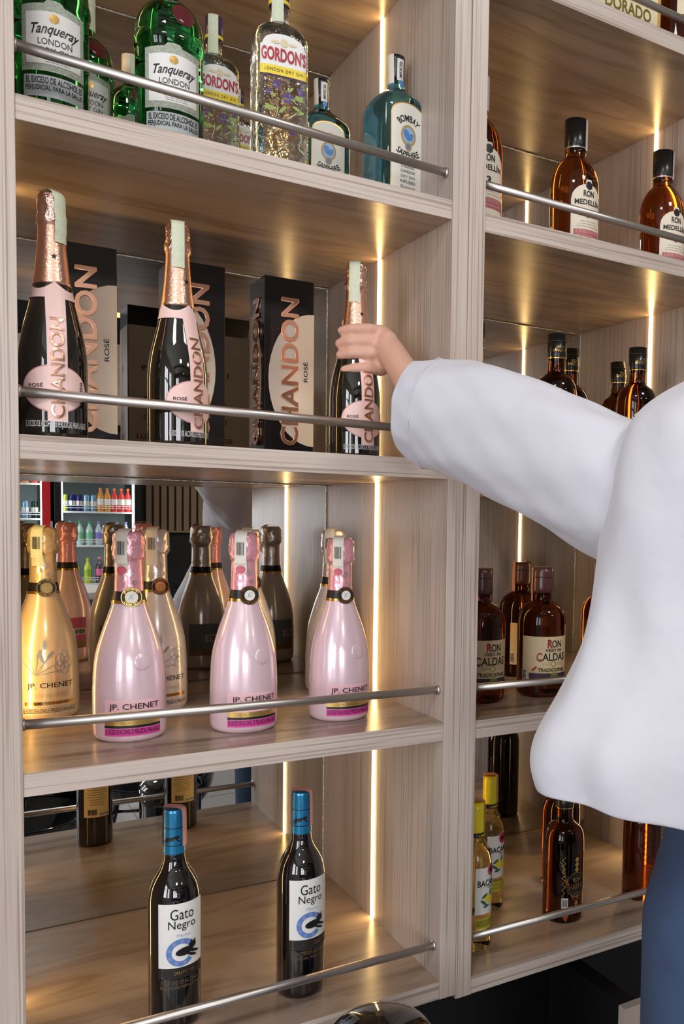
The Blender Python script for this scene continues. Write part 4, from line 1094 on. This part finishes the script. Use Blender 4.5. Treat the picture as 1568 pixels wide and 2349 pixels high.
# torso of the shirt: (z, centre x, centre y, half-width x, half-depth y)
tr = [(.122, .855, -.470, .062, .062), (.107, .855, -.470, .080, .075), (.090, .850, -.470, .140, .100), (.045, .828, -.466, .195, .110), (-.01, .820, -.460, .215, .120), (-.08, .815, -.455, .222, .125), (-.17, .810, -.45, .224, .130), (-.25, .807, -.45, .238, .135), (-.32, .802, -.45, .264, .140), (-.375, .798, -.45, .288, .145), (-.415, .800, -.45, .297, .145), (-.455, .805, -.45, .296, .145)]
tp = catmull([tuple(map(float, q)) for q in tr], 4); rings = []
for i, (z, cx, cy, a, b) in enumerate(tp):
    f = min(1, max(0, (-z-.0)/.45)); ring = []
    for k in range(72):
        th = 2*math.pi*k/72
        wv = 1+f*(.030*math.sin(5*th+.6+z*4)+.022*math.sin(8*th-z*9)+.014*math.sin(13*th+z*5))+.012*math.sin(9*th+z*30)
        dz = f*.060*max(0, -math.cos(th))**1.5-f*.02
        # the front-left corner of the hem swings out and lifts toward the left
        ring.append(L((cx+math.cos(th)*a*wv, cy+math.sin(th)*b*wv, z+dz*(i/len(tp)))))
    rings.append(ring)
shirt = loft(rings, SHIRT, 'shirt', person, thick=.0025)
bm = bmesh.new(); tube(bm, [L((.855+math.cos(a)*.064, -.470+math.sin(a)*.064, .123)) for a in [2*math.pi*k/32 for k in range(33)]], .008, 8, caps=False)
mesh_obj('collar', bm, SHIRT, shirt, smooth=True)
# right sleeve, short
rp = catmull([(.86, -.475, .015, .105), (.95, -.510, .015, .098), (1.02, -.530, -.055, .092), (1.05, -.540, -.15, .090), (1.075, -.546, -.25, .090)], 4)
rings = []
for i, q in enumerate(rp):
    c = Vector(q[:3]); d_v = (Vector(rp[min(i+1, len(rp)-1)][:3])-Vector(rp[max(i-1, 0)][:3])).normalized()
    u = d_v.cross(Vector((0, 1, 0))).normalized(); v = u.cross(d_v)
    rings.append([L(c+(u*math.cos(2*math.pi*k/32)+v*math.sin(2*math.pi*k/32))*q[3]*(1+.03*math.sin(5*2*math.pi*k/32+i*.5))) for k in range(32)])
loft(rings, SHIRT, 'sleeve', person)
jeans = blob_body('jeans', [
    [(L(Q(1.03, -.31, -.48)), .130), (L(Q(1.03, -.31, -.62)), .135)],
    [(L(Q(1.03, -.31, -.62)), .132), (L(Q(.945, -.31, -.72)), .100), (L(Q(.93, -.30, -1.08)), .078), (L(Q(.93, -.32, -1.42)), .066)],
    [(L(Q(1.03, -.31, -.62)), .132), (L(Q(1.12, -.33, -.72)), .100), (L(Q(1.14, -.33, -1.08)), .078), (L(Q(1.15, -.36, -1.42)), .066)]], JEANS, person, .011)
for sx, sy in ((.925, -.26), (1.15, -.30)):
    bm = bmesh.new()
    bmesh.ops.create_icosphere(bm, subdivisions=3, radius=1, matrix=Matrix.Translation(L((sx-.25+QX, sy-.145, FL+.045))) @ Matrix.Diagonal((.048, .13, .045, 1)))
    for v in bm.verts: v.co.z = max(v.co.z, .002)
    mesh_obj('shoe', bm, BLK, person, smooth=True)

# ------------------------------------------------------------------ customer side of the bar, seen in the mirrors
# glossy black moulded chairs
def make_chair():
    t = thing('bar_chair', 'glossy black moulded chair', 'chair')
    bm = bmesh.new(); n = 16
    g2 = []
    for i in range(n+1):
        a = math.pi*(-.15+1.30*i/n); row = []
        for j in range(7):
            z = .30+.42*j/6*(.35+.65*math.sin(max(0, min(math.pi, a)))**.6); r = .245+.05*math.sin(j/6*2.4)
            row.append(bm.verts.new((math.cos(a)*r, math.sin(a)*r, z)))
        g2.append(row)
    for i in range(n):
        for j in range(6): bm.faces.new((g2[i][j], g2[i+1][j], g2[i+1][j+1], g2[i][j+1]))
    o = mesh_obj('backrest', bm, GLOSSB, t, smooth='keep'); s = o.modifiers.new('s', 'SOLIDIFY'); s.thickness = .012
    for p in o.data.polygons: p.use_smooth = True
    bm = bmesh.new(); bmesh.ops.create_cone(bm, cap_ends=True, segments=40, radius1=.215, radius2=.235, depth=.05, matrix=Matrix.Translation((0, 0, .40)))
    mesh_obj('seat', bm, GLOSSB, t, bevel=.006)
    for sx in (-1, 1):
        for sy in (-1, 1):
            bm = bmesh.new(); tube(bm, [(sx*.14, sy*.14, .38), (sx*.22, sy*.22, .0)], [.016, .012], 12); mesh_obj('leg', bm, GLOSSB, t, smooth=True)
    bm = bmesh.new(); q = [(.178*x, .178*y, .205) for x, y in ((-1, -1), (1, -1), (1, 1), (-1, 1), (-1, -1))]
    for a_, b_2 in zip(q[:-1], q[1:]): tube(bm, [a_, b_2], .009, 10)
    mesh_obj('foot_rail', bm, GLOSSB, t, smooth=True)
    return t
g = make_chair()
put(g, 'glossy black moulded chair seen in the mirror left of the first wine bottle', 0.12, -0.83, FL, 2.6, .80, 'black moulded chairs')
put(g, 'glossy black moulded chair seen in the mirror between the two wine bottles', 0.54, -1.09, FL, 3.5, .80, 'black moulded chairs')
put(g, 'glossy black moulded chair standing by the round white table', 1.24, -3.35, FL, 2.2, 1.3, 'black moulded chairs')
# black domed lid just under the lowest shelf edge
t = thing('ice_bucket', 'black domed ice bucket lid peeking up at the bottom edge', 'bucket', (0.431, -0.150, FL))
pr_ = Prof([(0, .9), (.6, 1.0), (.93, 1.02), (.95, .95), (.975, .75), (.99, .45), (1, .08)], .078, .617)
lathe('bucket', pr_, 0, .93*pr_.H, GLOSSB, t); lathe('lid', pr_, .93*pr_.H, pr_.H, GLOSSB, t, off=.001)
bm = bmesh.new(); bmesh.ops.create_cone(bm, cap_ends=True, segments=32, radius1=.13, radius2=.12, depth=.02, matrix=Matrix.Translation((0, 0, .01))); mesh_obj('foot', bm, GLOSSB, t)
# round table
t = thing('bar_table', 'round white bar table in front of the drinks fridges', 'table', (0.45, -3.05, FL))
bm = bmesh.new(); bmesh.ops.create_cone(bm, cap_ends=True, segments=64, radius1=.30, radius2=.30, depth=.035, matrix=Matrix.Translation((0, 0, .865))); mesh_obj('tabletop', bm, mat('white_laminate', (.80, .77, .72), .3), t, bevel=.004)
bm = bmesh.new(); tube(bm, [(0, 0, .02), (0, 0, .85)], .03, 20); mesh_obj('pedestal', bm, BLK, t, smooth=True)
bm = bmesh.new(); bmesh.ops.create_cone(bm, cap_ends=True, segments=40, radius1=.22, radius2=.21, depth=.02, matrix=Matrix.Translation((0, 0, .01))); mesh_obj('foot', bm, BLK, t)
# slatted wooden panel and dark dado on the back wall
t = thing('slat_panel', 'wooden slat panel on the dark wall right of the fridges', 'panel', (1.66, YB, -.33))
bx('backing', 0, 2.4, 0.002, .012, 0, 1.02, BLK, t)
sl = bx('slat', 0, .052, .012, .04, .02, 1.02, wood('slat_oak', 2, False, c1=(.52, .36, .22), c2=(.36, .23, .13)), t)
for i in range(1, 33):
    c = sl.copy(); COL.objects.link(c); c.parent = t; c.location = (i*.0735, 0, 0)
bx('ledge', 0, 2.4, .012, .05, 0, .02, sl.data.materials[0], t)
# fridges
def fridge(label, x0, x1, frame, zt, shelves):
    t = thing('drinks_fridge', label, 'fridge', ((x0+x1)/2, -6.95, FL), 0, 'drinks fridges')
    w2 = (x1-x0)/2; d = .30; H_ = zt-FL
    bm = bmesh.new(); box(bm, -w2, -w2+.06, -d, d, 0, H_); box(bm, w2-.06, w2, -d, d, 0, H_); box(bm, -w2+.06, w2-.06, -d, -d+.04, 0, H_); box(bm, -w2+.06, w2-.06, -d+.04, d, 0, .42); box(bm, -w2+.06, w2-.06, -d+.04, d, H_-.25, H_)
    mesh_obj('cabinet', bm, frame, t, bevel=.004)
    bx('interior_back', -w2+.06, w2-.06, -d+.04, -d+.05, .42, H_-.25, mat('fridge_liner', (.42, .50, .50), .4), t)
    for s_ in (-1, 1):
        bx('light_tube', s_*(w2-.068)-.006, s_*(w2-.068)+.006, d-.05, d-.03, .44, H_-.27, mat('cool_tube', (.9, .95, 1), .4, emit=(.85, .95, 1.0), es=14.0), t)
    for z in shelves:
        bm = bmesh.new()
        for yy in (-.2, -.1, 0, .1, .2): tube(bm, [(-w2+.065, yy, z-FL-.004), (w2-.065, yy, z-FL-.004)], .003, 6)
        box(bm, -w2+.065, w2-.065, .205, .212, z-FL-.012, z-FL+.004)
        tube(bm, [(-w2+.065, .209, z-FL+.035), (w2-.065, .209, z-FL+.035)], .004, 6); tube(bm, [(-w2+.065, .209, z-FL+.055), (w2-.065, .209, z-FL+.055)], .004, 6)
        mesh_obj('wire_shelf', bm, WHITEP, t)
    return t
fz = [.205, -.115, -.435, -.80]
rf = fridge('black glass door drinks fridge with four lit shelves', 0.765, 1.50, mat('fridge_black', (.012, .012, .013), .3), .62, [z-.0 for z in (.155, -.130, -.445)]+[-.80])
write([('Postobón', -.06, .585, .22, .045, {'shear': .35, 'bold': .02})], lambda x, z, d: (-x, .305, z), PAPER, rf, 'lettering')
lf = fridge('drinks fridge with red door frame at the left', 0.02, 0.735, mat('fridge_black', (0, 0, 0)), .62, [.115, -.20, -.52, -.85])
bx('door_frame', .29, .358, .30, .315, .05, 2.15, mat('signal_red', (.62, .02, .03), .35), lf); bx('handle', .355, .372, .30, .335, .95, 1.2, GREYP, lf)
def make_can(c, nm):
    t = thing('drink_can', nm, 'can'); pr = Prof([(0, .85), (.04, 1), (.93, 1), (.98, .84), (1, .84)], .028, .155)
    lathe('can_body', pr, 0, pr.H, mat('can_'+nm.replace(' ', '_'), c, .25, metal=.5), t, seg=20)
    patch('can_band', pr, -.085, .085, .06, .10, PAPER, t, nx=20, nz=1); return t
def make_soda(c, lc, cc, nm, H=.225, r=.033):
    t = thing('soda_bottle', nm, 'bottle'); pr = Prof([(0, .9), (.03, 1), (.60, 1), (.72, .75), (.84, .38), (.90, .36), (1, .40)], r, H)
    lathe('bottle_body', pr, 0, .91*H, mat('drink_'+nm.replace(' ', '_'), c, .1, coat=.5), t, seg=20)
    lathe('cap', pr, .90*H, H, mat('soda_cap_'+nm.replace(' ', '_'), cc, .4), t, seg=16, off=.001)
    patch('label', pr, -math.pi*r, math.pi*r, .30*H, .55*H, mat('soda_label_'+nm.replace(' ', '_'), lc, .4), t, nx=20, nz=1); return t
cans = {'lime can': (.50, .62, .08), 'navy can': (.03, .04, .18), 'silver blue can': (.25, .45, .62), 'cyan can': (.20, .55, .68), 'black can': (.02, .05, .03)}
cm = {k: make_can(v, k) for k, v in cans.items()}
so = {'orange juice bottle': make_soda((.70, .30, .05), (.80, .78, .72), (.80, .25, .05), 'orange juice bottle'),
      'red juice bottle': make_soda((.70, .05, .04), (.80, .78, .72), (.80, .22, .05), 'red juice bottle'),
      'green capped water bottle': make_soda((.45, .68, .60), (.20, .55, .32), (.03, .40, .16), 'green capped water bottle'),
      'purple labelled water bottle': make_soda((.50, .58, .66), (.22, .20, .60), (.30, .28, .55), 'purple labelled water bottle'),
      'lime green bottle': make_soda((.55, .62, .05), (.30, .50, .03), (.60, .66, .05), 'lime green bottle', .24),
      'pink labelled cola bottle': make_soda((.10, .05, .06), (.86, .18, .36), (.86, .22, .40), 'pink labelled cola bottle', .25),
      'pink drink bottle': make_soda((.80, .12, .28), (.85, .70, .72), (.80, .2, .3), 'pink drink bottle')}
def row(names, x0, x1, z, shelf):
    n = len(names)
    for i, nm in enumerate(names):
        x = x0+(x1-x0)*(i+.5)/n; src = cm.get(nm) or so[nm]
        same = [j for j in range(n) if names[j] == nm]
        lab = '%s on the %s' % (nm, shelf)
        if len(same) > 1:
            k = same.index(i); lab = '%s, %s of its %s on the %s' % (nm, ['leftmost', 'second', 'third', 'fourth', 'fifth', 'sixth'][k], {2: 'pair', 3: 'trio'}.get(len(same), 'row'), shelf)
        o = put(src, lab, x, -6.77, z, 0, 1, 'drinks in the fridges')
rz = .155
row(['pink drink bottle', 'pink drink bottle', 'lime green bottle', 'silver blue can', 'green capped water bottle', 'green capped water bottle', 'black can', 'black can'], .845, 1.42, .155, 'top shelf of the black fridge')
row(['lime can', 'navy can', 'navy can', 'silver blue can', 'silver blue can', 'orange juice bottle', 'orange juice bottle', 'red juice bottle', 'red juice bottle', 'red juice bottle'], .835, 1.43, -.130, 'second shelf of the black fridge')
row(['green capped water bottle']*3+['purple labelled water bottle']*4, .87, 1.42, -.445, 'third shelf of the black fridge')
row(['lime green bottle']*2+['pink labelled cola bottle']*3, .90, 1.40, -.80, 'bottom shelf of the black fridge')
row(['lime green bottle', 'pink drink bottle', 'orange juice bottle', 'lime green bottle', 'orange juice bottle', 'red juice bottle'], .20, .66, .115, 'top shelf of the red framed fridge')
row(['silver blue can', 'cyan can', 'black can', 'cyan can', 'silver blue can', 'black can'], .20, .66, -.20, 'second shelf of the red framed fridge')
# pendant lamp and dark beam above, seen in the second mirror
t = thing('pendant_lamp', 'black pendant lamp with glowing amber underside', 'lamp', (1.16, -5.5, 1.495))
pr_ = Prof([(0, 1), (.1, .98), (.6, .6), (.9, .2), (1, .12)], .30, .16)
lathe('lamp_shade', pr_, 0, .16, BLK, t, cap0=False)
bm = bmesh.new(); bmesh.ops.create_cone(bm, cap_ends=True, segments=32, radius1=.285, radius2=.285, depth=.006, matrix=Matrix.Translation((0, 0, .006))); mesh_obj('diffuser', bm, mat('amber_glow', (1, .8, .4), .4, emit=(1, .66, .25), es=2.2), t)
bm = bmesh.new(); tube(bm, [(0, 0, .15), (0, 0, CEIL-1.495)], .006, 8); mesh_obj('cord', bm, BLK, t)
bm = bmesh.new(); box(bm, -2.5, 4.5, -5.05, -4.95, CEIL-.14, CEIL)
tag(mesh_obj('ceiling_beam', bm, BLK), 'black beam across the ceiling behind the pendant lamp', 'beam')

tag(bx('wood_bulkhead', -0.9, 4.2, YB+.003, -6.88, 0.70, 1.46, wood('bulkhead_ash', 0, True, c1=(.60, .52, .45), c2=(.40, .32, .26))), 'pale wooden bulkhead on the wall above the drinks fridges', 'bulkhead')
